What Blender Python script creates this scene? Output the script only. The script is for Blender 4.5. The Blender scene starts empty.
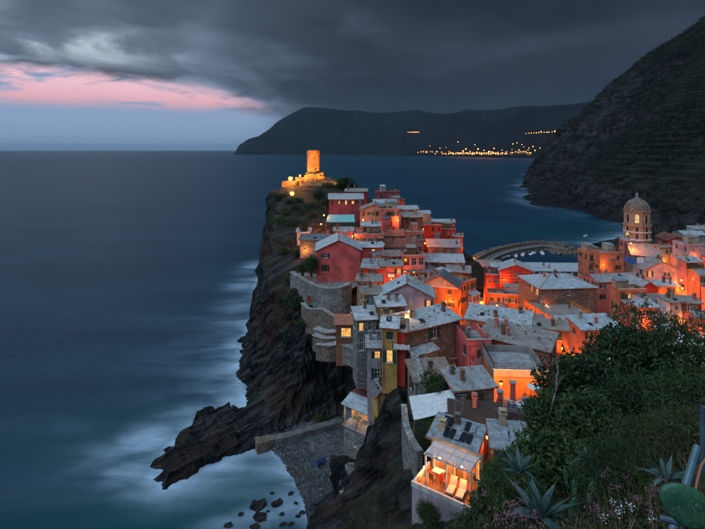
import bpy, math, random
import numpy as np
from mathutils import Vector, Matrix
random.seed(7)
rng = np.random.default_rng(7)
R = math.radians
sc = bpy.context.scene
COL = sc.collection

# ------------------------------------------------------------------ camera
F = 470.0; CX = 352.5; HY = 150.0; CZ = 60.0
cam_d = bpy.data.cameras.new('camera'); cam = bpy.data.objects.new('camera', cam_d); COL.objects.link(cam)
cam.location = (0, 0, CZ); cam.rotation_euler = (R(90), 0, 0)
cam_d.sensor_width = 36; cam_d.lens = 36*F/705; cam_d.shift_y = -(264.5-HY)/705
cam_d.clip_start = .2; cam_d.clip_end = 90000
sc.camera = cam
def P(px, py, Y): return ((px-CX)*Y/F, Y, CZ-(py-HY)*Y/F)
def S(px, py, z=0.0):
    Y = F*(CZ-z)/(py-HY); return ((px-CX)*Y/F, Y)

# ------------------------------------------------------------------ world
W = bpy.data.worlds.new('World'); sc.world = W; W.use_nodes = True
nt = W.node_tree; nt.nodes.clear(); WL = nt.links.new
def wn(t, **k):
    n = nt.nodes.new(t)
    for a, b in k.items(): setattr(n, a, b)
    return n
def wm(op, a, b=None, c=None):
    n = wn('ShaderNodeMath', operation=op)
    for i, v in enumerate((a, b, c)):
        if v is None: continue
        if isinstance(v, (int, float)): n.inputs[i].default_value = v
        else: WL(v, n.inputs[i])
    return n.outputs[0]
def wmix(f, a, b):
    n = wn('ShaderNodeMix', data_type='RGBA')
    for i, v in ((0, f), (6, a), (7, b)):
        if isinstance(v, (int, float)): n.inputs[i].default_value = v
        elif isinstance(v, tuple): n.inputs[i].default_value = (*v, 1)
        else: WL(v, n.inputs[i])
    return n.outputs[2]
def wss(v, lo, hi, a=0., b=1.):
    n = wn('ShaderNodeMapRange', interpolation_type='SMOOTHSTEP'); n.clamp = True
    WL(v, n.inputs[0])
    for i, q in enumerate((lo, hi, a, b)): n.inputs[1+i].default_value = q
    return n.outputs[0]
def wnoise(vec, scale, detail=5, rough=.55, dist=0.):
    n = wn('ShaderNodeTexNoise'); WL(vec, n.inputs['Vector'])
    n.inputs['Scale'].default_value = scale; n.inputs['Detail'].default_value = detail
    n.inputs['Roughness'].default_value = rough; n.inputs['Distortion'].default_value = dist
    return n.outputs[0]
def wvec(x, y, z=0.):
    n = wn('ShaderNodeCombineXYZ')
    for i, v in enumerate((x, y, z)):
        if isinstance(v, (int, float)): n.inputs[i].default_value = v
        else: WL(v, n.inputs[i])
    return n.outputs[0]
tc = wn('ShaderNodeTexCoord'); sp = wn('ShaderNodeSeparateXYZ'); WL(tc.outputs['Generated'], sp.inputs[0])
wx, wy, wz = sp.outputs
hz = wm('SQRT', wm('ADD', wm('MULTIPLY', wx, wx), wm('MULTIPLY', wy, wy)))
hz = wm('MAXIMUM', hz, .001)
el = wm('DIVIDE', wz, hz); sx = wm('DIVIDE', wx, hz); cy = wm('DIVIDE', wy, hz)
zz = wm('ADD', wm('MAXIMUM', wz, 0), .10)
cp = wvec(wm('DIVIDE', wx, zz), wm('MULTIPLY', wm('DIVIDE', wy, zz), .8), 3.7)
nA = wnoise(cp, .75, 7, .5, .45)
nB = wnoise(cp, .36, 4, .5, .2)
nC = wnoise(cp, 1.3, 5, .45, .3)
left = wss(sx, .45, -.62)                        # the storm lies to the right, thinner cloud to the left
base = wmix(wss(nB, .36, .62), (.018, .025, .040), (.062, .083, .122))
base = wmix(wm('MULTIPLY', left, wss(nA, .32, .64)), base, (.14, .19, .27))
base = wmix(wm('MULTIPLY', wss(nC, .40, .62), wss(sx, .75, -.30, .35, .95)), wmix(.55, base, (.008, .011, .018)), base)
thin = wss(nC, .52, .64)
base = wmix(wm('MULTIPLY', wm('MULTIPLY', thin, wss(nA, .40, .54)), wss(sx, -.28, -.48)), base, (.46, .56, .72))
nE = wnoise(cp, 1.05, 5, .5, .5)
base = wmix(wm('MULTIPLY', wm('MULTIPLY', wss(sx, -.18, -.52), wss(el, .13, .25)), wss(nE, .36, .58, .2, .95)), base, (.25, .315, .415))
base = wmix(wm('MULTIPLY', wm('MULTIPLY', wss(sx, -.30, -.50), wss(el, .14, .20)), wm('MULTIPLY', wss(nE, .49, .60), .9)), base, (.52, .60, .70))
# clear strip below the cloud deck, still lit by the set sun
wob = wm('MULTIPLY', wm('SUBTRACT', wnoise(wvec(wm('MULTIPLY', sx, 5.0), wm('MULTIPLY', el, 16.0), 1.3), 1.0, 5, .55, .3), .5), .16)
elw = wm('ADD', el, wob)
az0 = -.62
glowdir = wm('ADD', wm('MULTIPLY', sx, math.sin(az0)), wm('MULTIPLY', cy, math.cos(az0)))
inglow = wss(glowdir, .875, .93)
ptop = wm('MINIMUM', wm('SUBTRACT', .119, wm('MULTIPLY', wm('ADD', sx, .31), .24)), .142)
band = wm('MULTIPLY', wss(wm('SUBTRACT', wm('ADD', el, wm('MULTIPLY', wob, .45)), ptop), .014, -.014), wss(el, .070, .098))
pinkc = wmix(wss(el, .07, .14), (.68, .36, .41), (.88, .54, .62))
lowc = wmix(wss(sx, .12, -.30), (.020, .028, .044), (.24, .335, .50))
nD = wnoise(wvec(wm('MULTIPLY', sx, 7.0), wm('MULTIPLY', el, 26.0), 7.7), 1.0, 5, .6, .4)
low = wmix(wss(el, .0, .07), lowc, wmix(inglow, lowc, (.25, .35, .53)))
sky = wmix(wss(wm('SUBTRACT', elw, ptop), .02, -.03), base, low)
bank = wm('MULTIPLY', wm('MULTIPLY', wss(sx, -.20, -.04), wss(el, .30, .10)), wss(el, -.02, .03))
sky = wmix(wm('MULTIPLY', bank, .8), sky, (.018, .025, .042))
sky = wmix(wm('MULTIPLY', wm('MULTIPLY', band, inglow), wss(nD, .66, .50)), sky, pinkc)
nish = wn('ShaderNodeTexSky', sky_type='NISHITA'); nish.sun_disc = False
nish.sun_elevation = R(62); nish.sun_rotation = R(-140)
nadd = wn('ShaderNodeMix', data_type='RGBA', blend_type='ADD'); nadd.inputs[0].default_value = .0008
WL(sky, nadd.inputs[6]); WL(nish.outputs[0], nadd.inputs[7])
bg = wn('ShaderNodeBackground'); WL(nadd.outputs[2], bg.inputs[0]); bg.inputs[1].default_value = 1.0
wo = wn('ShaderNodeOutputWorld'); WL(bg.outputs[0], wo.inputs[0])

# ------------------------------------------------------------------ light of the overcast dusk
sd = bpy.data.lights.new('sun', 'SUN'); sun = bpy.data.objects.new('sun', sd); COL.objects.link(sun)
sd.energy = 2.25; sd.angle = R(95); sd.color = (.54, .77, 1.0)
sun.rotation_euler = Vector((.30, .36, -.88)).to_track_quat('-Z', 'Y').to_euler()
sc.view_settings.view_transform = 'Standard'; sc.view_settings.look = 'None'
sc.view_settings.exposure = 0.10; sc.view_settings.gamma = 1
sc.view_settings.use_curve_mapping = False
sc.render.engine = 'CYCLES'
sc.cycles.use_denoising = True; sc.cycles.max_bounces = 5; sc.cycles.diffuse_bounces = 2; sc.cycles.glossy_bounces = 2
sc.cycles.transmission_bounces = 4; sc.cycles.volume_bounces = 0; sc.cycles.caustics_reflective = False
sc.cycles.caustics_refractive = False; sc.cycles.sample_clamp_indirect = 2.0; sc.cycles.use_light_tree = True

# ------------------------------------------------------------------ materials
MATS = {}
class NB:
    def __init__(s, name):
        s.m = bpy.data.materials.new(name); s.m.use_nodes = True; s.t = s.m.node_tree; s.t.nodes.clear()
        s.out = s.n('ShaderNodeOutputMaterial'); s.b = s.n('ShaderNodeBsdfPrincipled'); s.l(s.b.outputs[0], s.out.inputs[0])
        s.tc = s.n('ShaderNodeTexCoord'); s.oi = s.n('ShaderNodeObjectInfo')
        MATS[name] = s.m
    def n(s, t, **k):
        n = s.t.nodes.new(t)
        for a, b in k.items(): setattr(n, a, b)
        return n
    def l(s, a, b): s.t.links.new(a, b)
    def set(s, sock, v):
        if isinstance(v, (int, float)): sock.default_value = v
        elif isinstance(v, tuple): sock.default_value = (*v, 1) if len(v) == 3 and len(sock.default_value) == 4 else v
        else: s.l(v, sock)
    def mapv(s, scale=(1, 1, 1), src=None, rnd=True, rot=(0, 0, 0)):
        n = s.n('ShaderNodeMapping'); s.l(src or s.tc.outputs['Object'], n.inputs[0]); n.inputs['Scale'].default_value = scale
        n.inputs['Rotation'].default_value = rot
        if rnd:
            v = s.n('ShaderNodeVectorMath', operation='SCALE'); v.inputs[0].default_value = (61, 37, 23); s.l(s.oi.outputs['Random'], v.inputs[3])
            s.l(v.outputs[0], n.inputs['Location'])
        return n.outputs[0]
    def noise(s, vec, scale, detail=5, rough=.55, dist=0.):
        n = s.n('ShaderNodeTexNoise'); s.l(vec, n.inputs['Vector'])
        n.inputs['Scale'].default_value = scale; n.inputs['Detail'].default_value = detail
        n.inputs['Roughness'].default_value = rough; n.inputs['Distortion'].default_value = dist
        return n.outputs[0]
    def ss(s, v, lo, hi, a=0., b=1.):
        n = s.n('ShaderNodeMapRange', interpolation_type='SMOOTHSTEP'); s.l(v, n.inputs[0])
        for i, q in enumerate((lo, hi, a, b)): n.inputs[1+i].default_value = q
        return n.outputs[0]
    def mix(s, f, a, b, bt='MIX'):
        n = s.n('ShaderNodeMix', data_type='RGBA', blend_type=bt)
        for i, v in ((0, f), (6, a), (7, b)): s.set(n.inputs[i], v)
        return n.outputs[2]
    def math(s, op, a, b=None):
        n = s.n('ShaderNodeMath', operation=op); s.set(n.inputs[0], a)
        if b is not None: s.set(n.inputs[1], b)
        return n.outputs[0]
    def attr(s, name):
        n = s.n('ShaderNodeAttribute'); n.attribute_name = name; return n
    def bump(s, h, strength=.4, dist=.05):
        n = s.n('ShaderNodeBump'); s.l(h, n.inputs['Height']); n.inputs['Strength'].default_value = strength; n.inputs['Distance'].default_value = dist
        s.l(n.outputs[0], s.b.inputs['Normal'])
    def fin(s, col, rough=.85, spec=.25, metal=0.):
        s.set(s.b.inputs['Base Color'], col); s.set(s.b.inputs['Roughness'], rough)
        s.b.inputs['Specular IOR Level'].default_value = spec; s.b.inputs['Metallic'].default_value = metal
        return s.m
def sc3(c, k): return tuple(min(1, x*k) for x in c)
def plaster(name, c):
    b = NB(name); o = b.mapv()
    st = b.noise(b.mapv((1.6, 1.6, .22)), 1.0, 5, .6, .3)
    bl = b.noise(o, .45, 6, .6)
    fine = b.noise(o, 7, 4, .6)
    g = (.30, .27, .24)
    col = b.mix(b.ss(bl, .35, .68), sc3(c, 1.15), sc3(c, .6))
    col = b.mix(b.ss(st, .50, .72, 0, .8), col, sc3(tuple(.55*x+.45*y for x, y in zip(c, g)), .62))
    col = b.mix(b.ss(fine, .55, .75, 0, .35), col, sc3(c, .6))
    pe = b.noise(b.mapv((1, 1, 1.3)), 1.1, 7, .72, .4); col = b.mix(b.ss(pe, .61, .66, 0, .75), col, (.24, .19, .155))
    col = b.mix(b.math('MULTIPLY', b.oi.outputs['Random'], .35), col, sc3(c, .62))
    b.bump(b.math('ADD', fine, b.ss(pe, .61, .66)), .45, .03); return b.fin(col, .9, .15)
PL = dict(pink=(.68, .13, .12), rose=(.64, .21, .17), red=(.50, .055, .035), salmon=(.60, .20, .10), ochre=(.52, .29, .09),
          orange=(.54, .17, .05), cream=(.52, .39, .26), lilac=(.42, .34, .37), white=(.58, .53, .50), brown=(.25, .115, .075),
          beige=(.40, .27, .17), plum=(.30, .07, .08), grey=(.28, .24, .23), teal=(.13, .22, .22))
for k, c in PL.items(): plaster('plaster_'+k, c)
def simple(name, c, rough=.7, var=.35, scale=3, spec=.3, metal=0., bump=.2):
    b = NB(name); n = b.noise(b.mapv(), scale, 5, .6)
    col = b.mix(b.ss(n, .35, .7), sc3(c, 1+var*.4), sc3(c, 1-var)); b.bump(n, bump, .02)
    return b.fin(col, rough, spec, metal)
def slate(name, c):
    b = NB(name); o = b.mapv(rnd=False)
    br = b.n('ShaderNodeTexBrick'); b.l(o, br.inputs['Vector']); br.inputs['Scale'].default_value = 1.0
    br.inputs['Brick Width'].default_value = .62; br.inputs['Row Height'].default_value = .40; br.inputs['Mortar Size'].default_value = .025
    br.inputs['Color1'].default_value = (*sc3(c, 1.2), 1); br.inputs['Color2'].default_value = (*sc3(c, .66), 1); br.inputs['Mortar'].default_value = (*sc3(c, .4), 1)
    bl = b.noise(b.mapv(), .5, 6, .65); fine = b.noise(b.mapv(), 3.2, 5, .7)
    col = b.mix(b.ss(bl, .50, .70, 0, .7), br.outputs[0], sc3((c[0]*.9, c[1]*.8, c[2]*.7), .5))
    col = b.mix(b.ss(fine, .58, .72, 0, .55), col, sc3(c, 1.35))
    col = b.mix(b.ss(fine, .42, .28, 0, .7), col, (.10, .075, .06))
    col = b.mix(b.math('MULTIPLY', b.oi.outputs['Random'], .35), col, sc3(c, .5))
    b.bump(b.math('ADD', br.outputs['Fac'], fine), .5, .05); return b.fin(col, .72, .35)
slate('slate', (.50, .52, .54)); slate('slate_b', (.32, .26, .22)); slate('slate_blue', (.46, .52, .56)); slate('slate_mix', (.40, .39, .39)); slate('slate_dark', (.17, .17, .19)); slate('slate_warm', (.36, .31, .28)); slate('tile_red', (.26, .09, .07))
def stone(name, c, w=.5, h=.28):
    b = NB(name); o = b.mapv(rnd=False)
    vo = b.n('ShaderNodeTexVoronoi', feature='DISTANCE_TO_EDGE'); b.l(b.mapv((1.5, 1.5, 2.8), rnd=False), vo.inputs['Vector']); vo.inputs['Scale'].default_value = 1.0/w*.5
    vc = b.n('ShaderNodeTexVoronoi'); b.l(b.mapv((1.5, 1.5, 2.8), rnd=False), vc.inputs['Vector']); vc.inputs['Scale'].default_value = 1.0/w*.5
    hs = b.n('ShaderNodeSeparateColor'); b.l(vc.outputs['Color'], hs.inputs[0])
    col = b.mix(hs.outputs[0], sc3(c, .55), sc3(c, 1.25))
    col = b.mix(b.ss(b.noise(o, .4, 6, .65), .45, .7, 0, .6), col, sc3((c[0]*.8, c[1]*.85, c[2]*.7), .5))
    e = b.ss(vo.outputs[0], .0, .09); col = b.mix(e, sc3(c, .4), col)
    b.bump(b.math('ADD', e, b.noise(o, 6, 4)), .7, .06); return b.fin(col, .92, .2)
stone('stone', (.26, .235, .215)); stone('stone_brown', (.24, .17, .13)); stone('stone_pale', (.36, .33, .30)); stone('stone_castle', (.48, .31, .15), .7); stone('shingle', (.15, .15, .155), .5)
simple('shutter_green', (.025, .06, .045), .6); simple('shutter_brown', (.09, .05, .035), .6); simple('frame_white', (.62, .60, .56), .6)
simple('trim', (.56, .50, .44), .8); simple('gutter', (.26, .09, .06), .6); simple('iron', (.03, .032, .035), .5, metal=.3)
simple('terracotta', (.36, .14, .09), .85); simple('wood', (.26, .13, .06), .7, scale=6); simple('wood_dark', (.07, .045, .035), .8, scale=5)
simple('deck', (.34, .12, .05), .55, scale=5); simple('canvas', (.62, .62, .62), .9, .2); simple('canvas_teal', (.16, .45, .45), .8, .25)
simple('plastic_blue', (.03, .14, .40), .5); simple('plastic_white', (.7, .7, .7), .45, .15); simple('plastic_red', (.5, .04, .02), .5)
simple('boat_white', (.65, .65, .66), .4, .2); simple('metal_blue', (.10, .17, .21), .42, .4, 4, .5, .4); simple('sheet_metal', (.34, .37, .40), .45, .45, 2, .4, .3)
simple('bark', (.10, .075, .055), .95, .5, 6, .1, 0, .6); simple('dry_wood', (.30, .25, .21), .9, .5, 8); simple('panel_black', (.02, .022, .028), .25, .2)
simple('cushion', (.62, .50, .40), .9, .2); simple('paving', (.22, .20, .19), .8, .4, 1.5); simple('concrete', (.30, .29, .29), .85, .4, 1.2)
simple('mossy_concrete', (.13, .125, .12), .9, .5, .8); simple('petal_white', (.75, .74, .72), .8, .1); simple('petal_pink', (.30, .12, .16), .8, .3)
def emis(name, c, s):
    m = bpy.data.materials.new(name); m.use_nodes = True; b = m.node_tree.nodes['Principled BSDF']
    b.inputs['Base Color'].default_value = (*sc3(c, .5), 1); b.inputs['Emission Color'].default_value = (*c, 1); b.inputs['Emission Strength'].default_value = s; MATS[name] = m
emis('bulb', (1, .44, .08), 4.5); emis('bulb_soft', (1, .6, .2), 18); emis('bulb_far', (1, .27, .05), 22.0)
def litpane(name, c, s):
    b = NB(name); n = b.noise(b.mapv((1, 1, 1)), 1.4, 3, .5)
    col = b.mix(b.ss(n, .3, .7), sc3(c, .35), c); b.fin((.05, .04, .03), .3)
    b.l(col, b.b.inputs['Emission Color']); b.b.inputs['Emission Strength'].default_value = s
litpane('pane_lit', (1, .42, .08), 1.6); litpane('pane_warm', (1, .68, .28), 1.3); litpane('pane_far', (1, .26, .04), 9.0)
def glass():
    b = NB('pane_dark'); n = b.noise(b.mapv(), 1.2, 3)
    b.bump(n, .08, .02); b.fin(b.mix(n, (.012, .014, .018), (.035, .04, .05)), .12, .6)
glass()
def clear_glass():
    b = NB('clear_glass'); b.fin((.5, .55, .58), .06, .5); b.b.inputs['Alpha'].default_value = .12
clear_glass()
def frosted():
    b = NB('frosted_pane'); n = b.noise(b.mapv(), 2, 4); b.fin(b.mix(n, (.55, .54, .53), (.8, .78, .76)), .5, .4); b.b.inputs['Alpha'].default_value = .72
frosted()
def leafmat(name, c1, c2, rough=.55, tr=.15):
    b = NB(name); a = b.attr('shade'); n = b.noise(b.tc.outputs['Object'], .7, 3)
    col = b.mix(a.outputs['Fac'], c1, c2); col = b.mix(b.ss(n, .4, .65, 0, .5), col, sc3(c1, .6)); b.fin(col, rough, .3)
leafmat('leaf', (.012, .030, .008), (.090, .140, .034)); leafmat('leaf_dark', (.008, .022, .008), (.055, .10, .028))
leafmat('leaf_olive', (.030, .045, .014), (.10, .105, .036)); leafmat('scrub', (.004, .007, .005), (.020, .026, .014))
leafmat('weed', (.014, .026, .011), (.075, .092, .034)); leafmat('dry_grass', (.10, .07, .03), (.24, .16, .08))
def agave_mat():
    b = NB('agave_leaf'); g = b.tc.outputs['Object']; n = b.noise(b.mapv((3, 3, 3)), 2.2, 5, .6)
    st = b.noise(b.mapv((14, 14, 1.2)), 2.2, 4, .5)
    col = b.mix(b.ss(n, .3, .7), (.030, .066, .058), (.082, .135, .115)); col = b.mix(b.ss(st, .55, .75, 0, .4), col, (.04, .09, .09)); b.fin(col, .5, .35)
agave_mat()
def cactus_mat():
    b = NB('cactus_pad'); n = b.noise(b.mapv(), 9, 4)
    v = b.n('ShaderNodeTexVoronoi'); b.l(b.mapv(rnd=False), v.inputs['Vector']); v.inputs['Scale'].default_value = 26
    col = b.mix(b.ss(n, .3, .7), (.02, .085, .055), (.05, .15, .075)); col = b.mix(b.ss(v.outputs[0], .16, .08), col, (.22, .22, .12)); b.bump(v.outputs[0], .3, .01); b.fin(col, .45, .35)
cactus_mat()
def rock_mat(name, dark, light, warm):
    b = NB(name); o = b.tc.outputs['Object']
    dp = b.n('ShaderNodeVectorMath', operation='DOT_PRODUCT'); b.l(o, dp.inputs[0]); dp.inputs[1].default_value = (-.52, .42, .74)
    so = b.n('ShaderNodeSeparateXYZ'); b.l(o, so.inputs[0]); cm = b.n('ShaderNodeCombineXYZ'); b.l(b.math('MULTIPLY', so.outputs[0], .16), cm.inputs[0]); b.l(b.math('MULTIPLY', so.outputs[1], .16), cm.inputs[1]); b.l(b.math('MULTIPLY', dp.outputs['Value'], 1.1), cm.inputs[2])
    str_ = b.noise(cm.outputs[0], 1.0, 9, .66, .7); big = b.noise(o, .07, 5, .6); fine = b.noise(o, 1.4, 8, .7)
    col = b.mix(b.ss(str_, .42, .66), dark, light); col = b.mix(b.ss(big, .5, .66, 0, .75), col, warm)
    col = b.mix(b.ss(fine, .56, .7, 0, .7), col, sc3(light, 1.5)); col = b.mix(b.ss(fine, .45, .3, 0, .8), col, sc3(dark, .5))
    a = b.attr('ground'); s3 = b.n('ShaderNodeSeparateColor'); b.l(a.outputs['Color'], s3.inputs[0])
    gn = b.noise(o, .35, 6, .65); gr = b.math('MULTIPLY', s3.outputs[1], b.ss(gn, .36, .58))
    col = b.mix(gr, col, b.mix(b.ss(fine, .4, .6), (.018, .026, .012), (.05, .06, .022)))
    pb = b.n('ShaderNodeTexVoronoi'); b.l(o, pb.inputs['Vector']); pb.inputs['Scale'].default_value = 1.7
    ps = b.n('ShaderNodeSeparateColor'); b.l(pb.outputs['Color'], ps.inputs[0])
    peb = b.mix(ps.outputs[0], (.06, .063, .066), (.26, .26, .26)); peb = b.mix(b.ss(b.noise(o, .22, 4), .4, .62, 0, .7), peb, (.10, .103, .108))
    col = b.mix(s3.outputs[0], col, peb)
    wet = s3.outputs[2]; col = b.mix(b.math('MULTIPLY', wet, .65), col, (.012, .013, .015))
    b.bump(b.math('ADD', str_, b.math('MULTIPLY', fine, .6)), 1.0, .9)
    return b.fin(col, .78, .22)
rock_mat('rock', (.004, .0045, .005), (.070, .066, .064), (.062, .028, .018))
def hill_mat():
    b = NB('mountain_ground'); o = b.tc.outputs['Object']
    sepo = b.n('ShaderNodeSeparateXYZ'); b.l(o, sepo.inputs[0])
    n1 = b.noise(o, .012, 7, .62); n2 = b.noise(o, .055, 7, .68, .5); n3 = b.noise(o, .25, 5, .6)
    col = b.mix(b.ss(n2, .36, .64), (.003, .004, .003), (.013, .016, .008)); col = b.mix(b.ss(n1, .5, .68, 0, .75), col, (.018, .018, .014))
    # cultivated terraces follow the contour lines
    w = b.n('ShaderNodeMath', operation='SINE'); b.l(b.math('ADD', b.math('MULTIPLY', sepo.outputs[2], .95), b.math('MULTIPLY', n2, 3.0)), w.inputs[0])
    tmask = b.math('MULTIPLY', b.ss(w.outputs[0], .45, .95), b.ss(b.noise(o, .006, 3), .44, .60))
    col = b.mix(b.math('MULTIPLY', tmask, .35), col, (.05, .062, .032))
    a = b.attr('ground'); s3 = b.n('ShaderNodeSeparateColor'); b.l(a.outputs['Color'], s3.inputs[0])
    rk = b.noise(b.mapv((1, 1, 2.2), rnd=False, rot=(.4, .3, 0)), .05, 9, .72, .6)
    rock = b.mix(b.ss(rk, .38, .62), (.005, .005, .006), (.050, .046, .044))
    col = b.mix(b.math('MULTIPLY', s3.outputs[0], b.ss(n2, .30, .56)), col, rock)
    col = b.mix(b.math('MULTIPLY', s3.outputs[2], .8), col, (.008, .008, .009)); col = b.mix(b.ss(n3, .55, .75, 0, .5), col, (.006, .010, .006))
    b.bump(b.math('ADD', n2, b.math('MULTIPLY', n3, .5)), 1.0, 3.5); return b.fin(col, .95, .1)
hill_mat()
simple('far_ground', (.010, .012, .013), .95, .5, .004, .1)
def sea_mat():
    b = NB('sea_water'); o = b.tc.outputs['Object']; a = b.attr('foam'); s3 = b.n('ShaderNodeSeparateColor'); b.l(a.outputs['Color'], s3.inputs[0])
    n = b.noise(b.mapv((.05, .12, 1), rnd=False), 1.0, 5, .55, .6); n2 = b.noise(b.mapv((.01, .03, 1), rnd=False), 1.0, 4, .5, .4)
    col = b.mix(b.ss(n2, .3, .7), (.004, .030, .054), (.008, .046, .075))
    col = b.mix(s3.outputs[1], col, (.001, .060, .066))
    fo = b.math('MULTIPLY', s3.outputs[0], b.ss(n, .30, .66, .30, 1.05))
    fine = b.noise(b.mapv((.5, .9, 1), rnd=False), 1.0, 5, .6, .5)
    fo = b.math('MULTIPLY', fo, b.ss(fine, .2, .6, .75, 1.0))
    col = b.mix(b.math('MINIMUM', fo, 1.0), col, (.44, .57, .70))
    b.bump(b.math('ADD', b.noise(b.mapv((.35, .6, 1), rnd=False), 1.0, 4, .5), b.noise(b.mapv((.06, .1, 1), rnd=False), 1.0, 3, .5)), .22, .5)
    b.fin(col, b.ss(s3.outputs[0], 0, .6, .42, .85), .20); b.b.inputs['IOR'].default_value = 1.33
sea_mat()

# ------------------------------------------------------------------ mesh helpers
class MB:
    def __init__(s): s.v = []; s.f = []
    def quad(s, a, b, c, d): i = len(s.v); s.v += [tuple(a), tuple(b), tuple(c), tuple(d)]; s.f.append((i, i+1, i+2, i+3))
    def tri(s, a, b, c): i = len(s.v); s.v += [tuple(a), tuple(b), tuple(c)]; s.f.append((i, i+1, i+2))
    def poly(s, pts): i = len(s.v); s.v += [tuple(p) for p in pts]; s.f.append(tuple(range(i, i+len(pts))))
    def prism(s, base, top):                       # two rings of equal length
        n = len(base); i = len(s.v); s.v += [tuple(p) for p in base]+[tuple(p) for p in top]
        s.f.append(tuple(range(i+n-1, i-1, -1))); s.f.append(tuple(range(i+n, i+2*n)))
        for k in range(n): q = (k+1) % n; s.f.append((i+k, i+q, i+n+q, i+n+k))
    def box(s, c, d, rz=0., rx=0., ry=0., taper=1.):
        M = Matrix.Translation(c) @ Matrix.Rotation(rz, 4, 'Z') @ Matrix.Rotation(ry, 4, 'Y') @ Matrix.Rotation(rx, 4, 'X')
        x, y, z = d[0]/2, d[1]/2, d[2]/2; t = taper
        lo = [M @ Vector(q) for q in ((-x, -y, -z), (x, -y, -z), (x, y, -z), (-x, y, -z))]
        hi = [M @ Vector(q) for q in ((-x*t, -y*t, z), (x*t, -y*t, z), (x*t, y*t, z), (-x*t, y*t, z))]
        s.prism(lo, hi); return s
    def tube(s, pts, r, n=6, r1=None):
        pts = [Vector(p) for p in pts]; k = len(pts); r1 = r if r1 is None else r1; rings = []
        for j, p in enumerate(pts):
            d = (pts[min(j+1, k-1)]-pts[max(j-1, 0)]).normalized()
            a = d.cross(Vector((0, 0, 1)) if abs(d.z) < .9 else Vector((1, 0, 0))).normalized(); b = d.cross(a)
            rr = r+(r1-r)*j/max(1, k-1)
            rings.append(len(s.v)); s.v += [tuple(p+rr*(math.cos(2*math.pi*q/n)*a+math.sin(2*math.pi*q/n)*b)) for q in range(n)]
        for j in range(k-1):
            for q in range(n): s.f.append((rings[j]+q, rings[j]+(q+1) % n, rings[j+1]+(q+1) % n, rings[j+1]+q))
        s.f.append(tuple(rings[0]+q for q in range(n-1, -1, -1))); s.f.append(tuple(rings[-1]+q for q in range(n)))
        return s
    def lathe(s, c, prof, n=16, a0=0.):            # prof: (radius, z)
        rings = []
        for r, z in prof:
            rings.append(len(s.v)); s.v += [(c[0]+r*math.cos(a0+2*math.pi*q/n), c[1]+r*math.sin(a0+2*math.pi*q/n), c[2]+z) for q in range(n)]
        for j in range(len(prof)-1):
            for q in range(n): s.f.append((rings[j]+q, rings[j]+(q+1) % n, rings[j+1]+(q+1) % n, rings[j+1]+q))
        s.f.append(tuple(rings[0]+q for q in range(n-1, -1, -1))); s.f.append(tuple(rings[-1]+q for q in range(n)))
        return s
    def slab(s, p00, p10, p11, p01, nu, nv, th, jit=0.):
        p00, p10, p11, p01 = map(Vector, (p00, p10, p11, p01)); nrm = (p10-p00).cross(p01-p00).normalized(); i = len(s.v)
        for lay in (0, 1):
            for b in range(nv+1):
                for a in range(nu+1):
                    u, v = a/nu, b/nv; p = (p00*(1-u)+p10*u)*(1-v)+(p01*(1-u)+p11*u)*v
                    p = p+nrm*(random.uniform(-jit, jit) if lay == 0 else -th)-Vector((0, 0, jit*3.2*math.sin(math.pi*u)*math.sin(math.pi*min(1, v*1.0+.25)))); s.v.append(tuple(p))
        st = nu+1; L = st*(nv+1)
        for b in range(nv):
            for a in range(nu):
                q = i+b*st+a; s.f.append((q, q+1, q+st+1, q+st)); s.f.append((L+q, L+q+st, L+q+st+1, L+q+1))
        for a in range(nu):
            q = i+a; s.f.append((q, q+L, q+L+1, q+1)); q = i+nv*st+a; s.f.append((q, q+1, q+1+L, q+L))
        for b in range(nv):
            q = i+b*st; s.f.append((q, q+st, q+st+L, q+L)); q = i+b*st+nu; s.f.append((q, q+L, q+st+L, q+st))
        return s
    def mesh(s, name, mat, smooth=False):
        me = bpy.data.meshes.new(name); me.from_pydata(s.v, [], s.f); me.materials.append(MATS[mat])
        if smooth: me.polygons.foreach_set('use_smooth', [True]*len(me.polygons))
        return me
    def build(s, name, mat, parent=None, smooth=False, **k):
        return link(name, s.mesh(name, mat, smooth), parent, **k)
def link(name, me, parent=None, loc=None, rz=None, rot=None, label=None, cat=None, group=None, kind=None):
    o = bpy.data.objects.new(name, me); COL.objects.link(o)
    if parent is not None: o.parent = parent
    if loc is not None: o.location = loc
    if rz is not None: o.rotation_euler = (0, 0, rz)
    if rot is not None: o.rotation_euler = rot
    for a, b in (('label', label), ('category', cat), ('group', group), ('kind', kind)):
        if b: o[a] = b
    return o
def thing(name, label, cat, loc=(0, 0, 0), rz=0., group=None): return link(name, None, None, loc, rz, None, label, cat, group)
def npmesh(name, V, Fq, mat, attrs=None, smooth=True, tri=False):
    me = bpy.data.meshes.new(name); n = len(V); m = len(Fq); k = Fq.shape[1]
    me.vertices.add(n); me.vertices.foreach_set('co', np.asarray(V, np.float32).ravel())
    me.loops.add(m*k); me.loops.foreach_set('vertex_index', np.asarray(Fq, np.int32).ravel())
    me.polygons.add(m); me.polygons.foreach_set('loop_start', np.arange(0, m*k, k, dtype=np.int32))
    me.polygons.foreach_set('use_smooth', np.full(m, smooth)); me.update(); me.validate()
    me.materials.append(MATS[mat])
    for an, av in (attrs or {}).items():
        if av.ndim == 1:
            a = me.attributes.new(an, 'FLOAT', 'POINT'); a.data.foreach_set('value', np.asarray(av, np.float32))
        else:
            a = me.attributes.new(an, 'FLOAT_COLOR', 'POINT'); c = np.ones((n, 4), np.float32); c[:, :3] = av; a.data.foreach_set('color', c.ravel())
    return me
def gridfaces(nx, ny):
    i = np.arange(nx*ny).reshape(ny, nx); return np.stack([i[:-1, :-1], i[:-1, 1:], i[1:, 1:], i[1:, :-1]], -1).reshape(-1, 4)
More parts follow.
